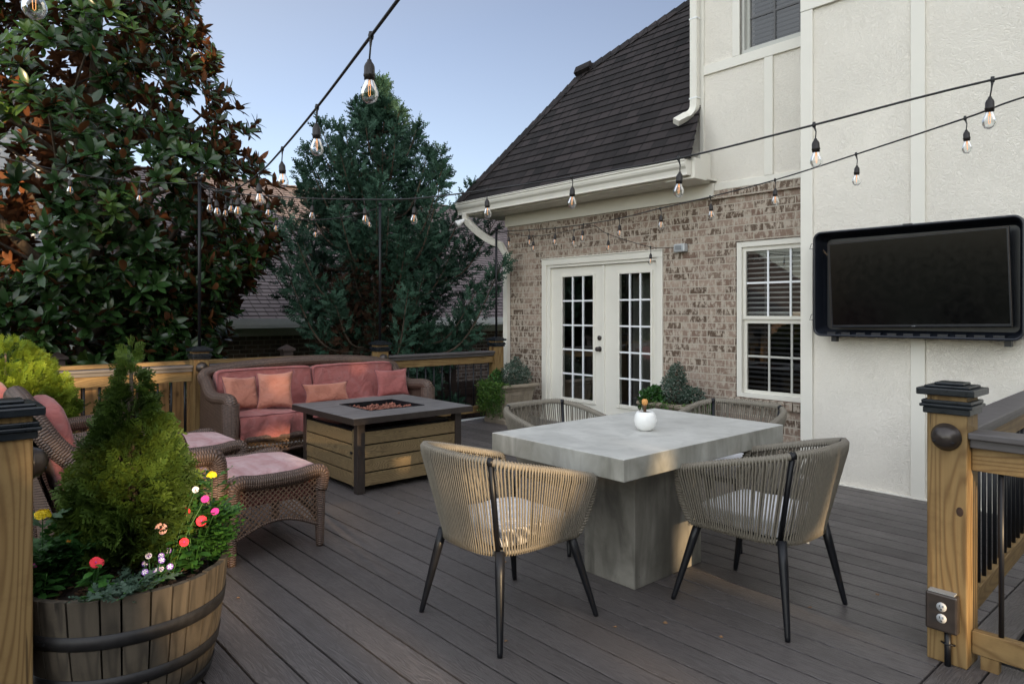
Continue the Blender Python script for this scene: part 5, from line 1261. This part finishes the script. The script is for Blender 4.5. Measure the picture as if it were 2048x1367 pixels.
# ---------------------------------------------------------------- barrels
def barrel(label, loc, r=.36, h=.445, group='half barrel planters'):
    t = empty('barrel_planter', loc, label, 'barrel', group); n = 27
    b = MB(); rr_ = random.Random(4); a0 = 0
    ws = [rr_.uniform(.7, 1.3) for _ in range(n)]; tot = sum(ws); rad_ = lambda z: r * (.80 + .20 * min(1, (z / h) ** .75)) + .004 * math.sin(PI * z / h)
    zs = [0, h * .2, h * .45, h * .7, h]
    for w in ws:
        a1 = a0 + 2*PI*w/tot; g_ = .0035 / r; vs = []; jz = rr_.uniform(-.004, .002); rv = rr_.random()
        m_ = 3
        for z in zs:
            R1 = rad_(z); 
            for q in range(m_ + 1): a = a0 + g_ + (a1 - a0 - 2*g_) * q / m_; vs.append((R1 * math.cos(a), R1 * math.sin(a), z + (jz if z == h else 0)))
        for z in zs:
            R1 = rad_(z) - .024
            for q in range(m_ + 1): a = a0 + g_ + (a1 - a0 - 2*g_) * q / m_; vs.append((R1 * math.cos(a), R1 * math.sin(a), z + (jz if z == h else 0)))
        k_ = m_ + 1; nz = len(zs); fs = []
        for j in range(nz - 1):
            for q in range(m_): fs.append((j*k_+q, j*k_+q+1, (j+1)*k_+q+1, (j+1)*k_+q)); o_ = nz*k_; fs.append((o_+j*k_+q+1, o_+j*k_+q, o_+(j+1)*k_+q, o_+(j+1)*k_+q+1))
            for q, rv_ in ((0, 1), (m_, 0)): f = (j*k_+q, (j+1)*k_+q, nz*k_+(j+1)*k_+q, nz*k_+j*k_+q); fs.append(f if not rv_ else f[::-1])
        for q in range(m_): fs.append(((nz-1)*k_+q, (nz-1)*k_+q+1, nz*k_+(nz-1)*k_+q+1, nz*k_+(nz-1)*k_+q))
        b.add(vs, fs, rnd=rv); a0 = a1
    b.build('staves', M['stave'], t)
    for (za, zb) in ((.275, .325), (.125, .17), (.02, .055)):
        za, zb = za * h / .445, zb * h / .445; H_ = MB(); H_.lathe([(rad_(za) + .001, za), (rad_(za) + .004, za), (rad_(zb) + .004, zb), (rad_(zb) + .001, zb)], seg=64)
        H_.obox((rad_((za+zb)/2) * math.cos(-1.0) * 1.012, rad_((za+zb)/2) * math.sin(-1.0) * 1.012, (za+zb)/2), (.012, .03, .012), Matrix.Rotation(-1.0, 3, 'Z')); H_.build('hoop', M['hoop'], t)
    s_ = MB(); N_ = 24; vs = [(0, 0, h - .03)]; fs = []
    for j in range(1, 9):
        for q in range(N_ * 2): a = PI*q/N_; R1 = (r - .028) * j / 8; vs.append((R1*math.cos(a), R1*math.sin(a), h - .045 + .022 * math.sin(a*3 + j) * math.sin(j) + random.uniform(-.009, .009)))
    K = N_ * 2
    fs = [(0, 1+q, 1+(q+1)%K) for q in range(K)] + [(1+(j-1)*K+q, 1+j*K+q, 1+j*K+(q+1)%K, 1+(j-1)*K+(q+1)%K) for j in range(1, 8) for q in range(K)]
    s_.add(vs, fs); so_ = s_.build('soil', M['soil'], t)
    m_ = MB()
    for i in range(420):
        a = random.uniform(0, 6.28); q = (r - .04) * math.sqrt(random.random()); m_.obox((q*math.cos(a), q*math.sin(a), h - .035 + random.uniform(-.004, .008)), (random.uniform(.01, .03), random.uniform(.004, .009), .004), Matrix.Rotation(random.uniform(0, 3), 3, (random.uniform(-.4, .4), random.uniform(-.4, .4), 1)))
    m_.build('mulch', M['brownwood'], so_)['kind'] = 'stuff'
    return t
barrel('weathered half whiskey barrel planter with black hoops in the left foreground', (BC[0], BC[1], 0))
barrel('half barrel under the golden evergreen, hidden behind the armchairs', (GC[0], GC[1], 0), r=.33, h=.42)
# ---------------------------------------------------------------- flowers
def petal_disc(mb, c, nrm, r, n=5, mi=0, cup=.15, w=.88):
    c, nrm = Vector(c), Vector(nrm).normalized(); x = nrm.orthogonal().normalized(); y = nrm.cross(x); ph = random.random() * 6
    for i in range(n):
        a = ph + 2*PI*i/n; d_ = x * math.cos(a) + y * math.sin(a); s_ = nrm.cross(d_); hw = r * math.tan(PI/n) * w
        v = [c, c + d_*r*.55 - s_*hw*.62 + nrm*cup*r*.4, c + d_*r*.84 - s_*hw*.92 + nrm*cup*r*.75, c + d_*r*1.02 + nrm*cup*r*.45, c + d_*r*.84 + s_*hw*.80 + nrm*cup*r*.5, c + d_*r*.55 + s_*hw*.62 + nrm*cup*r*.5]
        mb.add(v, [(0,1,2,3),(0,3,4,5)], mi=mi)
def marigold_head(mb, c, r, nrm=(0, 0, 1)):
    c = Vector(c); nrm = Vector(nrm).normalized(); x = nrm.orthogonal().normalized(); y = nrm.cross(x)
    for i in range(80):
        t_ = i / 80; a = i * 2.399; q = r * math.sqrt(t_); el = 1 - t_; p = c + (x*math.cos(a) + y*math.sin(a)) * q * .8 + nrm * r * .55 * math.sqrt(max(0, 1 - t_*t_))
        d_ = (x*math.cos(a) + y*math.sin(a)) * (.3 + t_) + nrm * (1.1 - t_*.8); petal_disc(mb, p, d_ + Vector((random.uniform(-.4,.4),)*3), r * .26, n=3, cup=.4)
def plant(name, label, base, h, spread, leaf, nl, mat, heads, cat='flower', group=None, up=.6, sc=(.7, 1.1), stems=5, rnd0=0, rnd1=1):
    """heads: list of (dx, dy, dz, kind, colour, radius)"""
    t = empty(name, base, label, cat, group); tv, tf = leaf
    st_ = MB(); P2, D2 = [], []
    tips = [(q[0], q[1], q[2]) for q in heads] + [(random.gauss(0, spread), random.gauss(0, spread), h * random.uniform(.5, 1.0)) for _ in range(stems)]
    for (x, y, z) in tips:
        path = bez([(x*.1, y*.1, -.02), (x*.45 + random.uniform(-.01, .01), y*.45, z*.5), (x, y, z)], 5); st_.tube(path, .0022, 5)
        for k_ in range(max(3, nl // len(tips))):
            f = random.uniform(.12, .97); j = min(len(path)-2, int(f*(len(path)-1))); p = path[j].lerp(path[j+1], .5); a = random.uniform(0, 6.28)
            P2.append(p + Vector((math.cos(a), math.sin(a), 0)) * .003); D2.append((math.cos(a), math.sin(a), random.uniform(.0, up)))
    st_.build('stem', M['green'], t)
    P2, D2 = np.array(P2), np.array(D2); n = len(P2)
    scatter('foliage', [(tv, tf, frames(D2, rr(n, -.4, .4)) * rr(n, *sc)[:, None, None], P2, rr(n, rnd0, rnd1))], M[mat], t)
    for (x, y, z, kind, col, r) in heads:
        r *= .84
        f = MB(); nr = Vector((.75 + random.uniform(-.2, .2), -.2 + random.uniform(-.25, .25), .5 + random.uniform(-.1, .15)))
        if kind == 'm': marigold_head(f, (x, y, z), r, (.1, 0, 1)); f.build('flower', M[col], t)
        elif kind == 'v':
            petal_disc(f, (x, y, z), nr, r, 5, 0); petal_disc(f, Vector((x, y, z)) + nr.normalized() * r * .16, nr, r * .16, 5, 1); f.build('flower', [M[col], M['red'] if col == 'palepink' else M['magenta']], t)
        elif kind == 'p':
            petal_disc(f, (x, y, z), nr, r, 5, 0, cup=.35, w=1.0); petal_disc(f, Vector((x, y, z)) + nr.normalized() * .002, nr, r * .8, 5, 1, cup=.62, w=.42); f.build('flower', [M['purple'] if col == 'purple' else M['whitefl'], M['whitefl'] if col == 'purple' else M['purple']], t)
    return t
fern = frond_t(.075, .05, 6, 99, zj=.3, tw=.26, sub=False); ov = leaf_t(.026, .055, .1, .25); sm = leaf_t(.008, .018)
Z = BZ - .035
def bp(px, py, dz=0): return (px, py, Z + dz)
def bo(rt, fw): v_ = Vector((BC[0], BC[1], 0)) + Vector((.66, .751, 0)) * rt + Vector((-.751, .66, 0)) * fw; return (v_.x, v_.y, Z)
plant('marigold_plant', 'marigold with one big yellow bloom at the left of the barrel', bo(-.19, -.19), .20, .06, fern, 230, 'green', [(-.0, -.0, .27, 'm', 'yellow', .033), (.06, .07, .18, 'm', 'orangefl', .010), (-.10, -.10, .10, 'm', 'yellow', .014)], group='marigolds in the whiskey barrel', sc=(.9, 1.6), rnd0=0, rnd1=.6, stems=14)
plant('marigold_plant', 'small marigold foliage clump at the back left of the barrel', bo(-.26, .02), .13, .06, fern, 150, 'green', [], group='marigolds in the whiskey barrel', sc=(.9, 1.5), rnd1=.5, stems=12)
plant('marigold_plant', 'tall marigold with yellow bloom at the right rim of the barrel', bo(.27, .12), .26, .045, fern, 220, 'green', [(.01, .0, .34, 'm', 'yellow', .024), (-.03, .02, .20, 'm', 'orangefl', .009)], group='marigolds in the whiskey barrel', sc=(.9, 1.5), rnd0=.3, stems=9)
plant('vinca_plant', 'magenta vinca low at the front left of the barrel', bo(-.13, -.27), .10, .035, ov, 46, 'green', [(-.03, -.05, .055, 'v', 'magenta', .022), (-.02, -.03, .12, 'v', 'magenta', .016)], group='vincas in the whiskey barrel')
plant('vinca_plant', 'red vinca at the front centre of the barrel', bo(.02, -.25), .10, .03, ov, 52, 'green', [(.015, .01, .13, 'v', 'red', .023), (-.02, .03, .115, 'v', 'red', .016)], group='vincas in the whiskey barrel')
plant('vinca_plant', 'red and magenta vinca under the tall marigold', bo(.25, .02), .16, .04, ov, 60, 'green', [(.045, -.05, .13, 'v', 'red', .020), (.02, .02, .19, 'v', 'red', .024), (-.04, -.02, .22, 'v', 'red', .019), (.05, .06, .225, 'v', 'magenta', .018)], group='vincas in the whiskey barrel')
plant('vinca_plant', 'pale pink vinca beside the evergreen in the barrel', bo(.18, -.06), .15, .03, ov, 34, 'green', [(.01, -.02, .19, 'v', 'palepink', .027), (-.05, .12, .30, 'v', 'whitefl', .015), (.0, .14, .27, 'v', 'magenta', .018)], group='vincas in the whiskey barrel')
ph = [(random.uniform(-.10, .10), random.uniform(-.08, .08), random.uniform(.05, .11), 'p', 'purple' if i < 7 else 'whitefl', .013) for i in range(9)]
plant('petunia_plant', 'purple and white trailing petunias at the right rim of the barrel', bo(.17, -.15), .08, .06, ov, 60, 'green', ph, group=None, sc=(.35, .55), rnd0=.4)
plant('trailing_herb', 'feathery grey green herb spilling over the front right rim of the barrel', bo(.15, -.235), .07, .075, fern, 260, 'greymint', [], cat='plant', sc=(.5, .9), rnd1=.6, stems=24)
plant('pink_snapdragon', 'thin stem of dusty pink buds at the foot of the evergreen', bo(-.07, -.15), .15, .01, ov, 8, 'green', [(.0, .0, .15, 'm', 'palepink', .013)], sc=(.3, .5), stems=1)
plant('marigold_plant', 'marigold with yellow bloom beside the golden evergreen', (GC[0] + .05, GC[1] + .30, .38), .2, .06, fern, 120, 'green', [(.02, .06, .21, 'm', 'yellow', .032)], sc=(.9, 1.5), group='marigold by the golden evergreen')
# ---------------------------------------------------------------- stone planters by the wall
def urn(label, loc):
    t = empty('stone_planter', loc, label, 'planter', 'cast stone planters by the house wall')
    def rect(hw, z, r=.03): return [(px, py, z) for px, py in rrect(-hw, hw, -hw, hw, r, 4)]
    b = MB(); shell_rings([rect(.225, 0), rect(.225, .05), rect(.205, .06), rect(.200, .075), rect(.245, .40), rect(.25, .41), rect(.262, .425), rect(.262, .44), rect(.285, .45), rect(.298, .47), rect(.292, .49), rect(.27, .50), rect(.24, .495), rect(.235, .47), rect(.01, .465, .005)], b); b.add(rect(.225, 0), [tuple(range(20))]); b.build('basin', M['urn'], t, fixn=True)
    for k_ in range(4):
        rt = Matrix.Rotation(R(90*k_), 3, 'Z'); f = MB()
        def pl(x, z, off): hw = .200 + (z - .075) / .325 * .045; return rt @ Vector((x, -(hw + off), z))
        for (xa, xb, za, zb) in ((-.15, .15, .36, .372), (-.15, .15, .12, .132), (-.15, -.138, .132, .36), (.138, .15, .132, .36)):
            v = [pl(xa, za, .0), pl(xb, za, .0), pl(xb, zb, .0), pl(xa, zb, .0)]; f.prism(v, rt @ Vector((0, -.008, 0)))
        z = .15
        while z < .33:
            x = -.12
            while x < .12: f.prism([pl(x, z, 0), pl(x + .02, z + .0, 0), pl(x + .03, z + .017, 0), pl(x + .01, z + .017, 0)], rt @ Vector((0, -.005, 0))); x += .04
            z += .035
        f.build('relief_panel', M['urn'], t, fixn=True)
    b = MB(); b.box((-.235, -.235, .455), (.235, .235, .472)); b.build('soil', M['soil'], t); return t
U1, U2 = (-6.66, 5.78), (-4.16, 5.90)
urn('cast stone planter with trailing vine at the brick house corner', (U1[0], U1[1], 0)); urn('cast stone planter between the doors and the window, mostly behind the table', (U2[0], U2[1], 0))
def bushy(name, label, c, n, prof, mat, up=.6, tvf=None, sc=(.7, 1.2), cat='plant', stems=10):
    t = empty(name, c, label, cat); p = crown_pts(n, prof, (0, 0), .1); p[:, 2] += .02 * np.sin(p[:, 0] * 40)
    d_ = rdir(n); d_[:, 2] = np.abs(d_[:, 2]) * up + .1; tv, tf = tvf or leaf_t(.013, .024)
    scatter('foliage', [(tv, tf, frames(d_, rr(n, 0, 6.28)) * rr(n, *sc)[:, None, None], p, rr(n, 0, 1))], M[mat], t)
    b = MB()
    for i in range(stems):
        q = p[random.randrange(n)]; b.tube(bez([(q[0]*.2, q[1]*.2, -.02), (q[0]*.5, q[1]*.5, q[2]*.6), tuple(q)], 4), .002, 4)
    b.build('stem', M['brownwood'], t); return t
bushy('snow_bush', 'grey green white tipped bush in the planter at the house corner', (U1[0] + .05, U1[1] + .08, .47), 2600, [(0, .17), (.1, .22), (.2, .19), (.28, .08), (.36, .015)], 'greymint', stems=30)
bushy('pink_bush', 'small leafy plant with a pink bloom at the left of the corner planter', (U1[0] - .06, U1[1] - .15, .47), 700, [(0, .09), (.12, .10), (.2, .02)], 'green', stems=12)
bushy('snow_bush', 'tall loose grey green bush in the planter beside the french doors', (U2[0] - .02, U2[1] + .02, .47), 2700, [(0, .17), (.1, .20), (.2, .14), (.3, .09), (.40, .04)], 'greymint', stems=40)
bushy('snow_bush', 'sprawling right side clump in the planter beside the french doors', (U2[0] + .15, U2[1] + .06, .47), 900, [(0, .13), (.08, .15), (.15, .04)], 'greymint', stems=20)
bushy('mint_clump', 'bright green leafy clump spilling from the left corner of the door planter', (U2[0] - .17, U2[1] - .17, .45), 1500, [(-.05, .10), (.05, .15), (.12, .12), (.19, .02)], 'green', tvf=leaf_t(.022, .03), stems=16)
def trailing(label, c, spots, zlow, n=60, per=46):
    t = empty('trailing_vine', c, label, 'plant'); P2, D2 = [], []; b = MB()
    for i in range(n):
        (x0, y0, nx, ny), w = random.choice(spots), random.uniform(-1, 1)
        tx, ty = -ny, nx; bx, by = x0 + tx * w * .24 * (1 if nx == 0 else 1), y0 + ty * w * .24; L = random.uniform(.2, 1) ** .7 * zlow
        path = bez([(bx - nx*.06, by - ny*.06, .48), (bx + nx*.03, by + ny*.03, .50), (bx + nx*.05 + tx*random.uniform(-.03, .03), by + ny*.05 + ty*random.uniform(-.03,.03), .48 - L*.5), (bx + nx*random.uniform(.0, .04), by + ny*.02, .49 - L)], 6); b.tube(path, .0015, 4)
        for k_ in range(int(per * (.4 + L))):
            p = path[random.randrange(len(path))] + Vector((random.gauss(0, .012), random.gauss(0, .012), random.gauss(0, .012))); P2.append(p); D2.append((nx + random.gauss(0, .7), ny + random.gauss(0, .7), random.gauss(-.2, .5)))
    P2, D2 = np.array(P2), np.array(D2); tv, tf = leaf_t(.016, .021)
    scatter('foliage', [(tv, tf, frames(D2, rr(len(P2), 0, 6.28)) * rr(len(P2), .7, 1.3)[:, None, None], P2, rr(len(P2), 0, 1))], M['ivy'], t); b.build('stem', M['green'], t)
trailing('thick green vine spilling down the front of the corner planter', (U1[0], U1[1], 0), [(0, -.28, 0, -1), (-.28, 0, -1, 0), (0, -.28, 0, -1), (.1, -.28, 0, -1)], .40, 110)
trailing('short green vine hanging over the rim of the door planter', (U2[0], U2[1], 0), [(.0, -.28, 0, -1), (.285, -.1, 1, 0)], .14, 34, 30)
# ---------------------------------------------------------------- string lights
gl = MB(); gl.lathe([(.011, -.052), (.013, -.060), (.021, -.078), (.0265, -.094), (.0265, -.106), (.020, -.120), (.010, -.127), (.0001, -.129)], seg=20); BULB = gl.build('bulb', M['bulbglass'], None)
sk_ = MB(); sk_.lathe([(.0001, .004), (.006, .002), (.0075, -.004), (.013, -.012), (.016, -.020), (.0165, -.040), (.0178, -.043), (.0178, -.047), (.016, -.050), (.016, -.058), (.0001, -.0585)], seg=16); SOC = sk_.build('socket', M['socket'], BULB)
fi = MB(); fi.tube([(-.004, 0, -.070), (-.003, 0, -.104), (0, 0, -.108), (.003, 0, -.104), (.004, 0, -.070)], .0009, 5); fi.tube([(0, 0, -.060), (0, 0, -.075)], .003, 6); FIL = fi.build('filament', M['filament'], BULB)
used_bulb = [False]
def string(label, nodes, bulbs, drop=.065, r=.005, name='string_lights'):
    """nodes: 3D points the cord passes; bulbs: 3D points where a bulb hangs (on the cord)"""
    t = empty(name, nodes[0], label, 'string lights', 'string lights over the deck'); o0 = Vector(nodes[0])
    b = MB(); b.tube([p - o0 for p in bez(nodes, 5)], r, 8); b.build('cord', M['cord'], t)
    for p in bulbs:
        p = Vector(p) - o0; dn = random.uniform(.9, 1.15) * drop; sway = Vector((random.uniform(-.01, .01), random.uniform(-.01, .01), 0))
        d_ = MB(); d_.tube([p + Vector((0, 0, .012)), p + Vector((0, 0, -.004)), p + sway * .8 + Vector((.004, 0, -dn * .5)), p + sway + Vector((0, 0, -dn))], [.007, .006, .0028, .0028], 7)
        d_.lathe([(.0001, .010), (.008, .006), (.009, 0), (.007, -.010), (.0001, -.014)], p, 10); d_.build('drop_cord', M['cord'], t)
        if not used_bulb[0]: bl, used_bulb[0] = BULB, True
        else:
            bl = BULB.copy(); COL.objects.link(bl)
            for ch in (SOC, FIL): c_ = ch.copy(); COL.objects.link(c_); c_.parent = bl
        bl.parent = t; bl.location = p + sway + Vector((0, 0, -dn)); bl.rotation_euler = (random.uniform(-.06, .06), random.uniform(-.06, .06), random.uniform(0, 6))
P1, P2_, P3 = (-7.0, 2.10, 2.66), (-7.0, 4.10, 2.62), (-7.0, 5.87, 2.48)
A = [(-1.085, 0.81, 2.176), (-1.811, 1.03, 2.226), (-2.585, 1.225, 2.226), (-3.358, 1.405, 2.226), (-4.129, 1.588, 2.251), (-4.832, 1.697, 2.266), (-5.548, 1.791, 2.352), (-6.4, 1.958, 2.517), P1]
string('string of lights sweeping from above the camera to the left post', A, [A[i] for i in (1, 2, 3, 4, 5, 6)] + [(-6.057, 1.893, 2.445)])
B = [P1, (-6.496, 2.227, 2.516), (-6.118, 2.43, 2.458), (-5.568, 2.602, 2.385), (-4.83, 2.684, 2.294), (-4.223, 2.769, 2.235), (-3.567, 2.909, 2.226), (-2.81, 2.938, 2.204), (-2.066, 2.951, 2.19), (-1.396, 3.017, 2.235), (-0.794, 3.293, 2.344), (-0.1, 3.95, 2.52), (.6, 4.75, 2.76), (1.35, 5.64, 3.05)]
string('string of lights crossing in front of the roof and the white wall', B, [B[i] for i in (1, 2, 3, 4, 5, 6, 7, 8, 9, 10)])
Cc = [P3, (-6.419, 5.573, 2.415), (-6.026, 5.565, 2.391), (-5.607, 5.588, 2.378), (-5.184, 5.614, 2.38), (-4.6, 5.522, 2.378), (-3.71, 5.02, 2.33), (-3.191, 5.004, 2.365), (-2.51, 4.795, 2.38), (-1.842, 4.57, 2.419), (-1.159, 4.287, 2.452), (-0.818, 4.22, 2.496), (0.0, 4.55, 2.66), (1.1, 5.05, 2.9), (2.2, 5.64, 3.2)]
string('string of lights along the brick wall and across the white wall above the television', Cc, [Cc[i] for i in (1, 2, 3, 4, 5, 6, 7, 8, 9, 10)])
Dd = [P1, (-7.0, 2.6, 2.47), (-7.0, 3.1, 2.40), (-7.0, 3.6, 2.46), P2_]
string('string of lights hung between the two posts behind the sofa', Dd, [(-7.0, 2.35, 2.55), (-7.0, 2.85, 2.43), (-7.0, 3.3, 2.41), (-7.0, 3.95, 2.56)])
G = [P1, (-7.0, 1.55, 2.60), (-7.0, 1.0, 2.62), (-7.0, .3, 2.72), (-7.0, -.6, 2.9)]
string('string of lights running left in front of the magnolia', G, [(-7.0, 1.58, 2.60), (-7.0, 1.02, 2.62), (-7, .4, 2.70)])
E_ = [P3, (-6.287, 5.875, 2.364), (-5.565, 5.862, 2.373), (-5.35, 5.956, 2.413), (-5.136, 5.972, 2.297), (-4.692, 6.175, 2.129), (-4.401, 6.233, 2.107)]
string('short string of lights peaking on a wall hook above the french doors', E_, [E_[1], E_[2], E_[4], E_[5]], r=.0038)
K_ = [(-4.2, -1.6, 3.0), (-2.9, -.55, 2.42), (-2.023, 0.212, 2.318), (-1.0, 1.1, 2.2), (-.6, 1.5, 2.3)]
string('string of lights passing just above the frame at the upper left corner', K_, [K_[2]])
# dry leaves on the boards
for i, (x, y) in enumerate(((-1.98, 2.35), (-1.86, 2.55), (-1.62, 2.62), (-1.5, 3.2), (-2.2, 1.9), (-1.2, 2.2), (-3.4, 1.2), (-4.1, 2.55), (-1.35, 3.6), (-2.9, 2.5))):
    b = MB(); s_ = random.uniform(.006, .012); a = random.uniform(0, 6); LS = ('by the near corner of the concrete pedestal', 'just right of the pedestal corner', 'between the pedestal and the right chair leg', 'under the right front chair', 'behind the nearest chair leg', 'on the open boards right of the nearest chair', 'on the boards in front of the ottoman', 'beside the near leg of the fire table', 'between the right chair and the railing post', 'between the fire table and the nearest chair')
    b.add([(s_*math.cos(a + k*1.26) * (1.6 if k == 0 else .8), s_*math.sin(a + k*1.26), .003 + .004*(k % 2)) for k in range(5)], [(0,1,2),(0,2,3),(0,3,4)])
    o = b.build('dry_leaf', M['litter'], None); o.location = (x, y, 0); tag(o, 'tiny dry leaf scrap ' + LS[i], 'leaf', 'leaf scraps on the deck')
# ---------------------------------------------------------------- unseen leaves added east to block the low sun, gaps aimed at chosen lit spots
lits = [((-2.12, 1.98, .66), .07), ((-2.12, 1.88, .50), .10), ((-3.86, 1.02, .63), .06), ((-3.84, 1.27, .32), .0), ((-3.86, .95, .42), -.04),
        ((-2.70, .82, .64), .04), ((-2.72, .74, .48), .0), ((-2.75, .60, .85), -.04), ((-2.58, .84, .33), .03), ((-2.60, .76, .24), -.03), ((-6.9, 1.15, .90), .03), ((-6.9, 1.62, .90), .02), ((-5.85, .45, 1.02), .12), ((-5.85, .75, 1.0), .05), ((-5.85, .0, .75), .12), ((-5.9, .25, .55), .0), 
        ((-6.4, 2.6, .70), -.04), ((-2.18, 3.17, .12), .03), ((-2.18, 3.25, .24), -.02), ((-1.85, 3.25, .02), .03), ((-.83, 3.2, .62), .03), ((-.83, 3.2, .40), -.01),
        ((-2.5, 2.50, .79), -.10), ((-6.1, 2.05, .25), -.08), ((-4.65, 2.55, .56), -.05), ((-9.0, -.6, 3.6), .45), ((-9.0, -.2, 2.6), .25), ((-9.2, -.5, 4.2), .3), ((-8.5, .7, 3.4), .22), ((-8.6, .6, 4.3), .25), ((-8.4, .5, 2.2), .15), ((-8.5, 2.3, 3.0), -.05), ((-8.7, 1.9, 4.5), .0), ((-1.25, 2.15, .0), .03), ((-2.6, 1.5, .0), .02), ((-3.4, 1.15, 0), .0), ((-1.91, 2.66, .70), -.05)]
nB = 26000; bx = rr(nB, 14.0, 18.0); by = rr(nB, -14, 9); bz = rr(nB, -1.5, 9.3)
cut = (by > 1.9) & (bz > 7.6)
bz -= (1.0 * np.sin(by * 1.3) + .6 * np.sin(by * 3.7 + 1)) * (bz > 8)
c_ = np.stack([bx, by, bz], 1); keep = ~cut; sd = np.array(SD)
for (p, r) in lits:
    w_ = c_ - np.array(p); al = w_ @ sd; ds = np.linalg.norm(w_ - al[:, None] * sd, axis=1); keep &= ds > r + .21
c_ = c_[keep]; n = len(c_)
bt = np.array([(-.3, -.2, 0), (.0, -.32, .03), (.3, -.15, 0), (.26, .2, .04), (0, .33, 0), (-.28, .18, .03)]); bf = np.array([(0,1,2),(0,2,3),(0,3,4),(0,4,5)])
dB = rdir(n); dB[:, 0] *= .35
fB = frames(dB, rr(n, 0, 6.28)); 
# face the leaves mostly across the sun direction
tb = empty('sun_blocker', (10.7, 2, -1.6)); 
o = scatter('sun_blocker', [(bt * .75, bf, fB * rr(n, .6, 1.0)[:, None, None], c_, rr(n, 0, 1))], M['belt'], None)
bpy.data.objects.remove(tb); tag(o, 'unseen leaf mass added east of the deck to shade it', 'trees', kind='stuff')
